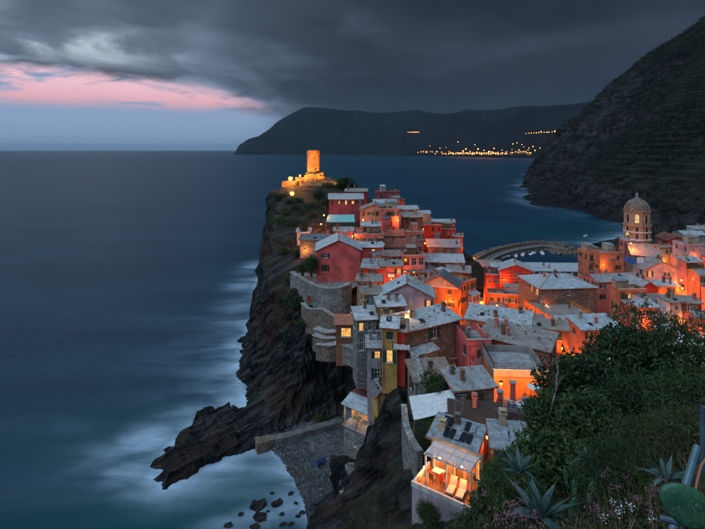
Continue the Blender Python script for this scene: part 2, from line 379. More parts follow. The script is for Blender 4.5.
def vnoise(p, seed=0):
    ip = np.floor(p).astype(np.int64); f = p-ip; f = f*f*(3-2*f); out = 0
    def h(a, b, c):
        q = (a*374761393+b*668265263+c*1274126177+seed*974711) & 0x7fffffff
        q = ((q ^ (q >> 13))*1103515245+12345) & 0x7fffffff; q = ((q ^ (q >> 15))*747796405) & 0x7fffffff
        return (q & 0xffff)/65535.0
    for dx in (0, 1):
        for dy in (0, 1):
            for dz in (0, 1):
                w = (f[:, 0] if dx else 1-f[:, 0])*(f[:, 1] if dy else 1-f[:, 1])*(f[:, 2] if dz else 1-f[:, 2])
                out = out+w*h(ip[:, 0]+dx, ip[:, 1]+dy, ip[:, 2]+dz)
    return out*2-1
def fbm(p, oct=5, seed=0, gain=.5, ridged=False):
    a = 1.; t = 0; s = 0
    for o in range(oct):
        n = vnoise(p*(2.03**o), seed+o*17)
        if ridged: n = 1-2*np.abs(n)
        t = t+a*n; s += a; a *= gain
    return t/s
def polydist(pts, poly):                            # signed: positive inside
    poly = np.array(poly); d = np.full(len(pts), 1e18); ins = np.zeros(len(pts), bool)
    for i in range(len(poly)):
        a = poly[i]; b = poly[(i+1) % len(poly)]; ab = b-a; t = np.clip(((pts-a)@ab)/max(1e-9, ab@ab), 0, 1)
        d = np.minimum(d, ((pts-(a+t[:, None]*ab))**2).sum(1))
        with np.errstate(divide='ignore', invalid='ignore'):
            c = ((a[1] > pts[:, 1]) != (b[1] > pts[:, 1])) & (pts[:, 0] < (b[0]-a[0])*(pts[:, 1]-a[1])/(b[1]-a[1]+1e-12)+a[0])
        ins ^= c
    d = np.sqrt(d); return np.where(ins, d, -d)
class RBF:
    def __init__(s, pts, lam=.4):
        pts = np.array(pts, float); s.c = pts[:, :2]; n = len(pts)
        A = np.zeros((n+3, n+3)); A[:n, :n] = -np.sqrt(((s.c[:, None]-s.c[None])**2).sum(-1)); A[:n, :n] -= np.eye(n)*(-lam)*1.0
        A[:n, n] = 1; A[:n, n+1:] = s.c; A[n, :n] = 1; A[n+1:, :n] = s.c.T
        s.w = np.linalg.solve(A, np.concatenate([pts[:, 2], [0, 0, 0]]))
    def __call__(s, q):
        out = np.zeros(len(q)); n = len(s.c)
        for i in range(0, len(q), 20000):
            p = q[i:i+20000]; d = -np.sqrt(((p[:, None]-s.c[None])**2).sum(-1)); out[i:i+20000] = d@s.w[:n]+s.w[n]+p@s.w[n+1:]
        return out

# ------------------------------------------------------------------ where the houses stand
# label, left px, right px, eave px, distance, wall height, depth, yaw, roof, rise, wall, roof material, options
HS = [
 ('plum house with three lit windows and pale roof below the castle', 329, 363, 199, 165, 7, 8, 2, 'gx', 1.7, 'plum', 'slate', dict(noannex=1, top=193.3, rows=1, cols=5, litset=(1, 2, 3), shut='shutter_green')),
 ('small red house tucked behind the plum house under the castle trees', 345, 367, 191.5, 182, 7, 8, -5, 'sf', 1.5, 'red', 'slate_warm', dict(top=188.2, rows=1)),
 ('long maroon house with flat roof on the crest of the ridge', 378, 400, 192.5, 178, 8, 8, 8, 'flat', .5, 'plum', 'slate', dict(top=190.6, rows=1, cols=3)),
 ('low maroon annex at the end of the crest house', 398, 405, 200, 178, 7, 6, 8, 'flat', .4, 'plum', 'slate_warm', dict(top=198.5, rows=0)),
 ('house with cream gable over a dark loggia near the teal canopy', 360, 389, 210, 152, 9, 9, -4, 'gy', 1.7, 'beige', 'slate_warm', dict(rows=1, cols=4, shut='shutter_brown')),
 ('pale blue roofed house stepping up behind the cream gable', 374, 396, 203, 164, 8, 8, 0, 'gx', 1.4, 'rose', 'slate', dict(top=199, rows=1)),
 ('tall rose house with two rows of windows on the ridge flank', 380, 399, 210, 150, 12, 8, 6, 'flat', .4, 'rose', 'slate', dict(top=207, rows=3, cols=3, shut='shutter_green')),
 ('pale grey house with broad slate roof on the ridge skyline', 394, 418, 209, 170, 9, 9, 4, 'gx', 1.5, 'lilac', 'slate', dict(top=205.3, rows=1)),
 ('brown house with small windows under the skyline roofs', 404, 423, 217, 160, 11, 8, 5, 'sf', 1.4, 'brown', 'slate_warm', dict(top=212, rows=2, cols=3)),
 ('pale stuccoed house between brown house and red terrace on skyline', 414, 430, 213.5, 176, 9, 8, 0, 'gx', 1.3, 'cream', 'slate', dict(top=210.3, rows=1)),
 ('red brick-coloured house beside the glowing stair on the ridge', 424, 442, 226, 172, 9, 8, -6, 'flat', .4, 'red', 'slate_warm', dict(top=223, rows=1, cols=3)),
 ('low red house with pale roof edge at the skyline end', 433, 455, 222, 190, 8, 8, -4, 'sf', 1.0, 'red', 'slate', dict(top=218.8, rows=1, cols=4)),
 ('red house with square windows below the skyline end', 440, 456, 230, 180, 9, 7, -4, 'flat', .4, 'red', 'slate', dict(top=227.3, rows=2, cols=3)),
 ('last small red house above the harbour mouth', 453, 463, 236.5, 178, 10, 8, -8, 'sf', .9, 'red', 'slate_warm', dict(top=233.5, rows=2, cols=2)),
 ('brown house with flat slate terraces below the red houses', 428, 461, 247, 160, 12, 9, -5, 'sf', 1.4, 'brown', 'slate', dict(top=238.8, rows=2, cols=4)),
 ('long maroon roofed house with pale balconies on the ridge flank', 385, 421, 247, 138, 9, 10, 4, 'sf', 2.0, 'grey', 'tile_red', dict(top=236.5, rows=2, cols=5, balc=1)),
 ('mauve house with arched loggia beside the maroon roof', 403, 425, 257, 125, 10, 8, 2, 'flat', .5, 'rose', 'slate', dict(top=252.5, rows=2, cols=3, arch=1)),
 ('grey roofed house stepping down to the square', 425, 464, 262, 148, 12, 10, -6, 'gx', 1.8, 'brown', 'slate', dict(top=253.5, rows=2, cols=4)),
 ('dark brown house above the square with shallow roof', 447, 470, 272, 138, 13, 9, -14, 'sf', 1.5, 'brown', 'slate_warm', dict(top=265, rows=2, cols=3)),
 ('pink lit gable wall in the lane below the teal canopy', 334, 353, 231, 140, 7, 6, 0, 'sf', .7, 'rose', 'slate', dict(top=227.8, rows=0)),
 ('white roofed terrace house beside the glowing lane', 355, 384, 236, 136, 7, 8, 3, 'flat', .6, 'rose', 'slate', dict(top=229, rows=1, cols=4, rail=1)),
 ('long low stone house with flat grey roof above the pink house', 300, 334, 240, 134, 5, 7, -2, 'sf', .7, 'grey', 'slate_dark', dict(top=233.5, rows=0, stone='stone')),
 ('little whitewashed hut with pale blue roof on the cliff top', 297, 310, 232, 146, 4, 5, 0, 'sf', .6, 'white', 'slate', dict(top=227.5, rows=0)),
 ('big pink house with green shutters and gabled slate roof', 316.5, 361, 250.5, 115, 8.5, 10, 3, 'gy', 2.5, 'pink', 'slate_blue', dict(noannex=1, rows=2, colpos=(.2,), shut='shutter_green')),
 ('small rose house with one lit window behind the big pink house', 359, 382, 247, 122, 9, 8, 0, 'gx', 1.4, 'pink', 'slate', dict(top=241.5, rows=1, colpos=(.62,), litset=(0,))),
 ('low red house with stepped slate roofs right of the pink house', 362, 384, 268, 110, 7, 8, -8, 'sf', 1.6, 'red', 'slate', dict(top=258.5, rows=1)),
 ('beige house with single slate slope beside the green door', 357, 381, 281, 104, 8, 7, -6, 'sf', 1.1, 'beige', 'slate', dict(top=274, rows=1, cols=2)),
 ('rosy house glowing in the lane lamp with one lit window', 381, 402, 266, 110, 9, 8, 2, 'sf', 1.3, 'rose', 'slate_warm', dict(top=260, rows=1, colpos=(.85,), litset=(0,))),
 ('orange gabled house with cream pediment facing the roofs', 421, 458, 286, 116, 14, 6, -20, 'gy', 2.7, 'orange', 'slate_dark', dict(noannex=1, rows=2, colpos=(.78,), pediment=1, shut='shutter_brown')),
 ('wide lilac house with grey gable roof in mid village', 380, 434, 297, 92, 10, 6.5, -6, 'gy', 2.7, 'lilac', 'slate_blue', dict(noannex=1, rows=1, colpos=(.9,), litset=(0,))),
 ('small teal walled house with slate lean-to roof', 362, 381, 294, 94, 7, 7, 4, 'sf', 1.3, 'teal', 'slate', dict(top=287, rows=1, cols=2)),
 ('loggia house with slate roof above the lit terrace', 379, 405, 306, 82, 7, 6, 8, 'sf', 1.3, 'brown', 'slate', dict(top=295.5, rows=1, cols=3, shut=None)),
 ('stone house with slate roof and dark windows above the cliff', 357, 383, 319, 82, 8, 8, 10, 'sf', 1.7, 'grey', 'slate', dict(top=305.5, rows=2, cols=3, stone='stone', litset=(0,))),
 ('ochre house with green shutters standing on the cliff edge', 382, 397, 327, 69, 8.6, 7, -10, 'gx', 1.2, 'ochre', 'slate', dict(noannex=1, top=315, rows=2, cols=1, shut='shutter_green', litset=(1,), foot=-1.2)),
 ('narrow red stair house wedged against the ochre house', 397, 405, 331, 69.5, 8, 6, -10, 'sf', .8, 'red', 'slate_warm', dict(top=325, rows=1, cols=1)),
 ('stone house with wide speckled slate roof and one green window', 406, 460, 325, 74, 8.5, 10, 30, 'sf', 2.3, 'brown', 'slate', dict(top=309, rows=1, colpos=(.5,), stone='stone_brown', shut='shutter_green', stones=1)),
 ('long house with broad speckled slate roof above the lane', 466, 529, 323, 84, 12, 10, -26, 'sf', 1.8, 'beige', 'slate', dict(top=307, rows=1, stones=1)),
 ('little blue grey roofed house beside the glowing street', 522, 546, 323, 92, 10, 7, -8, 'sf', 1.2, 'brown', 'slate', dict(top=315, rows=1)),
 ('dark brick house with low roof against the street', 530, 568, 328.5, 88, 11, 6, -18, 'sf', .8, 'brown', 'slate_warm', dict(top=326, rows=1)),
 ('house with sloping red edged roof and chimneys above the terrace', 480, 549, 343, 73, 9, 9, -35, 'sf', 2.2, 'rose', 'slate_warm', dict(top=325, rows=1, chim=4, stones=1)),
 ('pink patio house with iron railings left of the chimneys', 468, 491, 345, 70, 8, 6, 4, 'flat', .8, 'pink', 'concrete', dict(rows=1, colpos=(.7,), rail=1)),
 ('orange lit house under the long grey roof terrace', 494, 548, 377, 62, 8, 8, -4, 'flat', .9, 'orange', 'concrete', dict(noannex=1, parmat='plaster_grey', nohut=1, chim=0, rows=0, rail=1)),
 ('grey stone house with flat grey roof and one large window', 455, 494, 388, 57, 7.5, 8, 12, 'sf', .9, 'grey', 'concrete', dict(top=367, rows=1, cols=1, stone='stone', sidewin=1)),
 ('lean-to house with pale slate roof beside the terraced stair', 416, 453, 380, 63, 6, 6, 8, 'sf', 1.6, 'grey', 'slate', dict(top=358, rows=1, cols=2, stone='stone')),
 ('shed with dark plank roof above the panel roof', 452, 503, 424, 50, 5, 6, -10, 'sf', 1.2, 'plum', 'wood_dark', dict(noannex=1, top=405, rows=0, colpos=())),
 ('low annex roofed with black panels behind the pergola', 431, 475, 443, 45.9, 4.2, 4.5, -30, 'sf', .5, 'rose', 'sheet_metal', dict(noannex=1, top=431, rows=0, panels=1)),
 ('blue grey corrugated hut behind the agave leaves', 494, 528, 448, 44, 4, 4, -10, 'sf', .7, 'teal', 'sheet_metal', dict(top=428, rows=0)),
 ('lilac tower house with one lit window above the cove', 368, 383, 347, 76, 9, 6, 0, 'sf', 1.0, 'lilac', 'slate', dict(top=337, rows=2, colpos=(.62,), litset=(0,))),
 ('small ochre gabled house stepping down to the cove', 377, 385.5, 394, 71, 2.2, 2.6, 15, 'gy', .7, 'ochre', 'slate_dark', dict(noannex=1, rows=1, cols=1)),
 ('low hut with bright orange lit opening on the cliff', 336, 357, 324, 90, 4, 5, 0, 'sf', .5, 'brown', 'terracotta', dict(top=319.5, rows=1, colpos=(.48,), litset=(0,), big=1)),
 # the square and the main street
 ('striped red house with gable facing the rooftops by the square', 499, 534, 271, 152, 18, 8, -12, 'gy', 2.0, 'red', 'slate', dict(noannex=1, rows=2, cols=3, stripes=1)),
 ('red house with roof terrace at the mouth of the square', 486, 500, 277, 150, 15, 8, -12, 'flat', .8, 'red', 'concrete', dict(top=268.5, rows=3, cols=2, rail=1)),
 ('orange lit row with white window frames facing the street', 488, 524, 296, 138, 11, 7, -14, 'flat', .6, 'orange', 'concrete', dict(top=290.5, rows=2, cols=5, rail=1)),
 ('long low harbour building with flat pale roof on pillars', 514, 592, 271, 192, 6, 12, -3, 'sf', .5, 'white', 'slate_blue', dict(top=262.5, rows=1, cols=12, arch=1)),
 ('big stone sided house with hipped slate roof by the street', 540, 597, 288, 124, 16, 14, 5, 'hip', 2.6, 'brown', 'slate_blue', dict(noannex=1, top=273, rows=1, cols=1, stone='stone_brown', sidelit=1)),
 ('rosy corner house whose long lit flank faces the main street', 551, 597, 318.5, 113, 13, 13, 8, 'flat', .7, 'orange', 'slate_warm', dict(rows=3, cols=2, chim=4, nohut=1, sidelit=1)),
 ('orange lit street house with slate roof near the bushes', 556, 582, 328, 102, 12, 8, -22, 'sf', 1.7, 'orange', 'slate_blue', dict(top=316.5, rows=2, cols=4, litset=(1,))),
 ('wide slate roofed house just behind the flowering bushes', 582, 621, 329, 98, 12, 10, 8, 'sf', 2.2, 'salmon', 'slate_blue', dict(top=314, rows=2, cols=3)),
 ('orange street house with shuttered windows left of the square', 458, 476, 283, 128, 16, 10, 40, 'flat', .5, 'orange', 'slate_warm', dict(rows=3, cols=4, rail=1)),
 # around the church
 ('salmon house with dark window left of the church', 600, 624, 254, 150, 13, 9, 2, 'flat', .6, 'salmon', 'slate', dict(top=249, rows=2, colpos=(.75,), rail=1)),
 ('salmon house with dark stacked balconies at the water', 589, 601, 254, 154, 13, 9, 2, 'flat', .7, 'salmon', 'slate', dict(top=249, rows=3, cols=2, balc=1)),
 ('pink chapel wing at the foot of the church tower', 624, 648, 241, 168, 16, 9, 0, 'sf', .9, 'rose', 'slate_warm', dict(top=237.5, rows=1, cols=2)),
 ('long beige church nave with sloping slate roof', 632, 662, 256, 156, 14, 16, -22, 'gx', 2.4, 'beige', 'slate_warm', dict(rows=1, cols=2)),
 ('plain beige block behind the white gabled house', 660, 677, 248, 158, 14, 8, 0, 'flat', .4, 'beige', 'slate_warm', dict(top=244.5, rows=1, cols=1)),
 ('white gabled house with one lit window right of the church', 644, 681, 270, 140, 13, 7, -6, 'gy', 2.5, 'lilac', 'slate_warm', dict(rows=2, colpos=(.16, .62), litset=(0,))),
 ('slate roofed house below the salmon house', 598, 644, 281, 134, 12, 9, 8, 'gx', 1.6, 'rose', 'slate', dict(top=273, rows=2, cols=5)),
 ('flat roofed rosy house with a lit loggia near the round terrace', 620, 646, 291, 118, 11, 7, 4, 'flat', .5, 'salmon', 'slate_warm', dict(top=285.5, rows=2, cols=4, litset=(1,))),
 ('red gabled house between loggia and orange lit house', 640, 658, 288, 124, 12, 7, 4, 'gy', 1.6, 'red', 'slate', dict(rows=1, cols=1)),
 ('orange lit house with one tall window beside the bright alley', 656, 679, 286, 126, 12, 7, -4, 'sf', .9, 'orange', 'slate', dict(top=279.5, rows=2, colpos=(.65,))),
 ('pink walled garden house right of the round terrace', 638, 658, 307, 104, 10, 6, 0, 'sf', 1.2, 'rose', 'slate', dict(top=301, rows=1, cols=2)),
 ('white terrace house with washing and rails near the alley', 644, 672, 302, 108, 10, 6, 6, 'flat', .7, 'white', 'concrete', dict(top=296, rows=1, cols=2, rail=1)),
 ('narrow white house with dark window by the right hand bushes', 670, 683, 302, 104, 12, 8, 14, 'sf', .9, 'white', 'slate_warm', dict(top=298, rows=2, cols=1)),
 ('brown walled house with low roof next to the narrow white house', 683, 701, 303, 104, 12, 8, -6, 'sf', 1.1, 'brown', 'slate_warm', dict(top=297, rows=1, cols=2)),
 ('pink house with green shutters at the edge of the bushes', 696, 722, 318, 98, 11, 8, -4, 'gx', 1.4, 'rose', 'slate_warm', dict(top=311, rows=1, cols=3)),
 ('tall rose house on the right flank of the bright alley', 687, 703, 262, 132, 16, 9, 8, 'sf', 1.2, 'rose', 'slate', dict(top=256.5, rows=3, cols=3)),
 ('brown house with green shutters stepping up right of alley', 700, 722, 276, 124, 13, 9, -4, 'gx', 1.4, 'brown', 'slate_warm', dict(top=269, rows=3, cols=3)),
 ('pale house with flat roof above the alley near the hillside', 690, 712, 246, 150, 11, 9, 4, 'flat', .5, 'lilac', 'slate', dict(top=241, rows=2, cols=3)),
 ('red roofed house with ruddy gable uphill of the church', 668, 686, 241, 172, 11, 10, -10, 'gy', 1.6, 'red', 'tile_red', dict(rows=1, cols=2)),
 ('grey house high on the slope at the right edge', 684, 706, 235, 184, 9, 9, 0, 'gx', 1.4, 'grey', 'slate', dict(top=230.5, rows=1, cols=3)),
 ('white upper house with pale roof on the right slope', 694, 716, 229, 200, 8, 9, 5, 'sf', 1.0, 'white', 'slate', dict(top=225.3, rows=1, cols=3)),
 ('small brown house left of the grey slope house', 676, 690, 249, 160, 10, 8, 5, 'sf', 1.1, 'brown', 'slate', dict(top=244, rows=1, cols=2)),
 # tighter infill where roofs crowd
 ('narrow brown house squeezed under the cream gable', 362, 380, 226, 142, 7, 6, -4, 'sf', .9, 'salmon', 'slate', dict(top=222, rows=1, cols=3)),
 ('maroon house above the arched loggia', 384, 404, 236, 145, 8, 8, 3, 'gx', 1.2, 'plum', 'tile_red', dict(top=230, rows=1, cols=3)),
 ('rose house with shuttered front below the brown skyline house', 404, 424, 233, 150, 9, 7, 2, 'flat', .5, 'rose', 'slate_warm', dict(top=229, rows=2, cols=3)),
 ('slate roofed cottage between loggia and orange gable', 408, 432, 272, 124, 9, 8, -4, 'sf', 1.4, 'grey', 'slate_dark', dict(top=265.5, rows=1, cols=2)),
 ('mauve cottage with stepped roof under the maroon roof', 384, 405, 256, 128, 8, 8, 0, 'sf', 1.2, 'grey', 'slate', dict(top=250, rows=1, cols=3)),
]
def solve_house(L, Rr, pye, Y, yaw):
    th = R(yaw); X = ((L+Rr)/2-CX)*Y/F; Wd = (Rr-L)*Y/F
    for _ in range(8):
        def px(s): return CX+F*(X+s*Wd/2*math.cos(th))/(Y+s*Wd/2*math.sin(th))
        a, b = px(-1), px(1); Wd *= (Rr-L)/(b-a); X += ((L+Rr)/2-(a+b)/2)*Y/F
    return X, Wd
HOUSES = []
for r in HS:
    lab, L, Rr, pye, Y, h, D, yaw, roof, rise, col, rcol, op = r
    X, Wd = solve_house(L, Rr, pye, Y, yaw); ze = CZ-(pye-HY)*Y/F
    th = R(yaw)
    if 'top' in op:
        slope = {'sf': .20, 'gx': .36, 'hip': .34, 'flat': 0., 'gy': 0.}[roof]; lo, hi = .4, 30.; half = .5 if roof in ('gx', 'hip') else 1.
        for _ in range(40):
            Dm = (lo+hi)/2; yy = HY+F*(CZ-ze-slope*Dm*half-.16)/(Y+Dm*half*math.cos(th))
            if yy > op['top']: lo = Dm
            else: hi = Dm
        D = max(3.2, min(Dm, 15)); rise = slope*D*half if roof != 'flat' else rise
    c, s = math.cos(th), math.sin(th)
    fp = [(X+u*c-v*s, Y+u*s+v*c) for u, v in ((-Wd/2, 0), (Wd/2, 0), (Wd/2, D), (-Wd/2, D))]
    HOUSES.append(dict(label=lab, X=X, Y=Y, W=Wd, D=D, h=h, base=ze-h, yaw=th, roof=roof, rise=rise, col=col, rcol=rcol, op=op, fp=fp))

# ------------------------------------------------------------------ terrain of headland, village and the near slope
COAST = [(-70, -90), (-62, -30), (-46, 20), (-24, 50), (-11, 66), S(312, 529), S(306, 505), S(296, 480), S(278, 455), S(266, 444), S(240, 450),
         S(205, 470), S(166, 486), S(156, 480), S(163, 462), S(180, 452), S(178, 443), S(190, 432), S(212, 424), S(238, 420), S(249, 402), S(243, 384), S(241, 362),
         S(246, 340), S(255, 324), S(262, 308), S(257, 292), S(260, 281), (-42, 225), (-28, 243), (-6, 252), (16, 246), (40, 240), (56, 246), S(470, 262), S(484, 268), S(504, 274),
         (88, 212), (106, 214), S(588, 274), S(600, 259), S(612, 246), S(624, 236), (300, 345), (300, -90)]
ctl = []
for hsd in HOUSES:
    for q in hsd['fp']: ctl.append((q[0], q[1], hsd['base']))
    ctl.append((sum(q[0] for q in hsd['fp'])/4, sum(q[1] for q in hsd['fp'])/4, hsd['base']))
ctl += [(0, 0, 58.2), (-4, 1, 56.5), (2, 3, 56.9), (1, 6, 54.4), (4, 6.5, 54.7), (6, 9, 53.4), (9, 12, 52.6), (2, 12, 50.2), (8, 17, 48.6), (13, 20, 48.4), (5, 20, 42.5),
        (10, 26, 42.0), (17, 28, 45.0), (23, 30, 45.4), (22, 36, 41.5), (30, 36, 44), (8, 30, 36), (13, 34, 35.5), (26, 45, 36), (36, 50, 37), (-3, 8, 49), (-8, 10, 42), (-5, 20, 36), (-12, 30, 20),
        (40, 30, 56), (60, 60, 44), (80, 70, 36), (60, 20, 72), (0, -30, 70), (40, -40, 88), (-30, -30, 44), (-40, -60, 40), (100, 40, 70), (110, 90, 34), (150, 120, 50), (170, 170, 30), (180, 230, 26), (160, 280, 12),
        P(440, 515, 42), P(425, 528, 42), P(405, 528, 50), P(415, 470, 52), P(400, 480, 58), P(370, 510, 62), P(350, 528, 62), P(325, 528, 70), P(405, 425, 58), P(400, 400, 62), P(388, 398, 66), P(386, 430, 67),
        P(383, 388, 67.8), P(392, 389, 66.8), P(399, 389, 66), P(375, 470, 70), P(352, 490, 73), P(340, 500, 76), P(360, 460, 78), P(346, 461, 80), P(374, 462, 76),
        P(340, 440, 96), P(320, 450, 93), P(300, 462, 90), P(330, 425, 101), P(300, 430, 100), P(285, 440, 96), P(350, 432, 95), P(310, 480, 85),
        P(190, 450, 89), P(215, 428, 95), P(240, 420, 98), P(258, 400, 104), P(268, 385, 108), P(285, 345, 112), P(300, 330, 108), P(318, 346, 101), P(335, 346, 98), P(325, 380, 101), P(345, 385, 96), P(352, 347, 92),
        P(298, 322, 110), P(330, 320, 100), P(300, 285, 116), P(295, 262, 130), P(283, 240, 150), P(275, 210, 185), P(284, 186, 200), P(300, 184, 208), P(316, 185, 208), P(335, 185, 206), P(350, 188, 200), P(345, 184, 215),
        P(305, 205, 178), P(318, 212, 165), P(310, 222, 155), P(290, 215, 170), (-20, 225, 42), (-6, 225, 38), (10, 222, 30), (30, 222, 20), (46, 226, 10),
        (58, 190, 5), (62, 215, 4), (60, 235, 3.4), (70, 225, 3.2), (55, 165, 6), (50, 150, 8), (84, 200, 3.5), (100, 200, 3), (48, 130, 9), (52, 110, 10), (56, 95, 11), (60, 80, 13)]
# ground control gathered from the paths and walls of the cliff
terr = RBF(ctl, 2.0)
BEACH = [S(258, 442), S(270, 452), S(290, 480), S(303, 505), S(305, 540), S(318, 520), S(330, 497), S(342, 474), S(347, 452), S(345, 436), S(342, 420), S(318, 423), S(296, 428), S(270, 434)]
PITS = []                                           # flat shelves cut for terraces: (cx, cy, half x, half y, yaw, z)
def ground(q, pits=True):
    q = np.asarray(q, float); d = polydist(q, COAST)+(fbm(np.c_[q*.16, q[:, 0]*0], 4, 77)*2.4)*np.clip((10-q[:, 0])/15, 0, 1)*np.clip(polydist(q, BEACH)*-.25, 0, 1)
    z = terr(q)
    n = fbm(np.c_[q*.09, q[:, 0]*0], 4, 5)
    kc = 1.25+3.6*np.clip((q[:, 1]-112)/55, 0, 1)*np.clip((15-q[:, 0])/20, 0, 1)
    cliff = np.where(d > 0, kc*d**1.18*(1+.3*n)+.25, d*.5)
    bd = polydist(q, BEACH); z = np.minimum(z, .35+.055*np.maximum(d, 0)+3.2*np.maximum(-bd, 0)**1.1)      # the pebble cove shelves gently
    zz = np.minimum(z, cliff)
    zz = np.where(d > 0, np.maximum(zz, np.minimum(.25+.05*d, 2)), np.maximum(d*.35, -6))
    for hsd in HOUSES:
        c, s = math.cos(hsd['yaw']), math.sin(hsd['yaw']); dx, dy = q[:, 0]-hsd['X'], q[:, 1]-hsd['Y']
        u, v = dx*c+dy*s, -dx*s+dy*c
        m = (np.abs(u) < hsd['W']/2+.6) & (v > -.8) & (v < hsd['D']+.6); zz = np.where(m, np.minimum(zz, hsd['base']-.15), zz)
    zz = np.where((q[:, 0] > 153) & (q[:, 1] > 235), np.minimum(zz, .1), zz)
    if pits:
        for (cx, cy_, ax, ay, a, z0) in PITS:
            c, s = math.cos(a), math.sin(a); dx, dy = q[:, 0]-cx, q[:, 1]-cy_; u, v = dx*c+dy*s, -dx*s+dy*c
            m = (np.abs(u) < ax) & (np.abs(v) < ay); zz = np.where(m, np.minimum(zz, z0), zz)
    return zz
def G(x, y): return float(ground(np.array([[x, y]]))[0])
_gx, _gy, _gz = P(356, 459, 80)
PITS += [(_gx+2.2*.616-.5, _gy+2.2*.788-.8, 3.7, 4.0, R(-38), _gz-.2), (6.7+1.9*.82+.4*.57, 43-1.9*.57+.4*.82, 3.6, 2.6, R(-35), 28.5)]
def build_terrain():
    xs = np.unique(np.round(np.concatenate([np.arange(-75, -48, 3), np.arange(-48, 24, .42), np.arange(24, 130, 1.0), np.arange(130, 301, 6)]), 3))
    ys = np.unique(np.round(np.concatenate([np.arange(-90, 0, 6), np.arange(0, 36, .6), np.arange(36, 128, .42), np.arange(128, 262, 1.0), np.arange(262, 346, 4)]), 3))
    gx, gy = np.meshgrid(xs, ys); q = np.c_[gx.ravel(), gy.ravel()]; z = ground(q); d = polydist(q, COAST)
    Z = z.reshape(gx.shape); dzx = np.gradient(Z, xs, axis=1); dzy = np.gradient(Z, ys, axis=0); slope = np.hypot(dzx, dzy).ravel()
    V = np.c_[q, z]
    rough = np.clip((slope-.35)/.8, 0, 1)*np.clip((d+2)/4, 0, 1); near = np.ones(len(q))
    hd = np.full(len(q), 99.)
    for hsd in HOUSES:
        hd = np.minimum(hd, np.hypot(q[:, 0]-sum(p[0] for p in hsd['fp'])/4, q[:, 1]-sum(p[1] for p in hsd['fp'])/4)-max(hsd['W'], hsd['D'])*.55)
    rough *= np.clip(hd/2.5, 0.12, 1)
    fg = (q[:, 1] < 34) & (q[:, 0] > -6); rough = np.where(fg, rough*.15, rough)
    nrm = np.c_[-dzx.ravel(), -dzy.ravel(), np.ones(len(q))]; nrm /= np.linalg.norm(nrm, axis=1)[:, None]
    spit = np.clip(1-np.hypot((q[:, 0]+27)/14, (q[:, 1]-94)/13)**2, 0, 1)*np.clip(d/1.5, 0, 1)
    def saw(t): f = t-np.floor(t); return np.where(f < .78, f/.78, (1-f)/.22)-.5
    w1 = fbm(V*.06, 4, 9); w2 = fbm(V*.22, 4, 15)
    dip = V@np.array([-.52, .42, .74])+w1*5+w2*1.3                                    # layered rock tilted towards the sea
    cross = V@np.array([.62, .70, .25])+w1*7+fbm(V*.15, 3, 19)*2.5                    # joints across the layers
    lay = saw(dip*.30)*1.5+saw(dip*.83+.3)*.75+saw(dip*2.1)*.28
    blk = saw(cross*.17)*1.5+saw(cross*.47)*.7
    rid = fbm(V*np.array([.13, .13, .06]), 5, 3, .55, True)
    disp = (lay+blk+rid*2.4+w1*2.2-.7)*np.maximum(rough, spit*.75)
    V = V+nrm*disp[:, None]*np.array([1, 1, .6])
    cove = np.clip(polydist(q, BEACH)/1.2+.6, 0, 1)
    veg = np.clip(1.15-slope*.55, 0, 1)*np.clip((z-7)/8, 0, 1)*np.where(q[:, 1] < 60, 1.0, .8)
    veg = np.where(fg, 1.6, veg); veg *= np.clip(.75+w1*1.6, 0, 1.2)
    wet = np.clip(1-(V[:, 2])/3.2, 0, 1)*(d < 6)
    me = npmesh('hillside', V, gridfaces(len(xs), len(ys)), 'rock', {'ground': np.c_[cove, veg, wet]}, smooth=False)
    return link('hillside', me, kind='structure')
build_terrain()

# ------------------------------------------------------------------ the mountain across the harbour
MCOAST = [(150, 200), (150, 300), S(640, 233), S(624, 227), S(606, 221), S(587, 217), S(570, 211), S(551, 208), S(536, 206), S(526, 202), S(521, 189), S(527, 180), S(538, 171), S(546, 163), (1500, 3600), (3200, 3600), (3200, 100), (150, 100)]
mctl = [P(540, 150, 900), P(560, 130, 850), P(590, 105, 800), P(620, 80, 780), P(650, 58, 760), P(680, 38, 750), P(705, 22, 750), P(800, -40, 760), P(950, -90, 800), P(640, 150, 520), P(690, 118, 520), P(660, 190, 430),
        P(705, 185, 420), P(705, 150, 480), P(600, 172, 620), P(572, 182, 700), P(548, 190, 760), (170, 270, 4), (200, 230, 12), (200, 330, 5), (260, 330, 22), (250, 250, 24), (300, 200, 60), (600, 300, 190), (400, 300, 90), (700, 600, 300), (900, 900, 330), (560, 1100, 130),
        (1000, 1300, 300), (800, 1700, 120), (1600, 2000, 330), (1150, 2700, 40), (2400, 1500, 450), (1300, 3300, 80)]
mt = RBF(mctl, 1.0)
def mground(q):
    d = polydist(q, MCOAST)+fbm(np.c_[q*.022, q[:, 0]*0], 4, 83)*26*np.clip((q[:, 1]-300)/100, 0, 1); z = mt(q); n = fbm(np.c_[q*.012, q[:, 0]*0], 5, 31)
    cliff = np.where(d > 0, 5.5*np.maximum(d, 0)**.72*(1+.6*n), d*.4)
    gul = fbm(np.c_[q[:, 0]*.010+q[:, 1]*.004, q[:, 1]*.004, q[:, 0]*0], 5, 41, .5, True)
    far = np.clip((q[:, 1]-330)/200, 0, 1)
    zz = np.minimum(z+(gul-.1)*13*np.clip(z/60, 0, 1)*far+n*7*np.clip(z/50, 0, 1)*far, cliff)
    return np.where(d > 0, np.maximum(zz, .3), np.maximum(d*.35, -6)), d
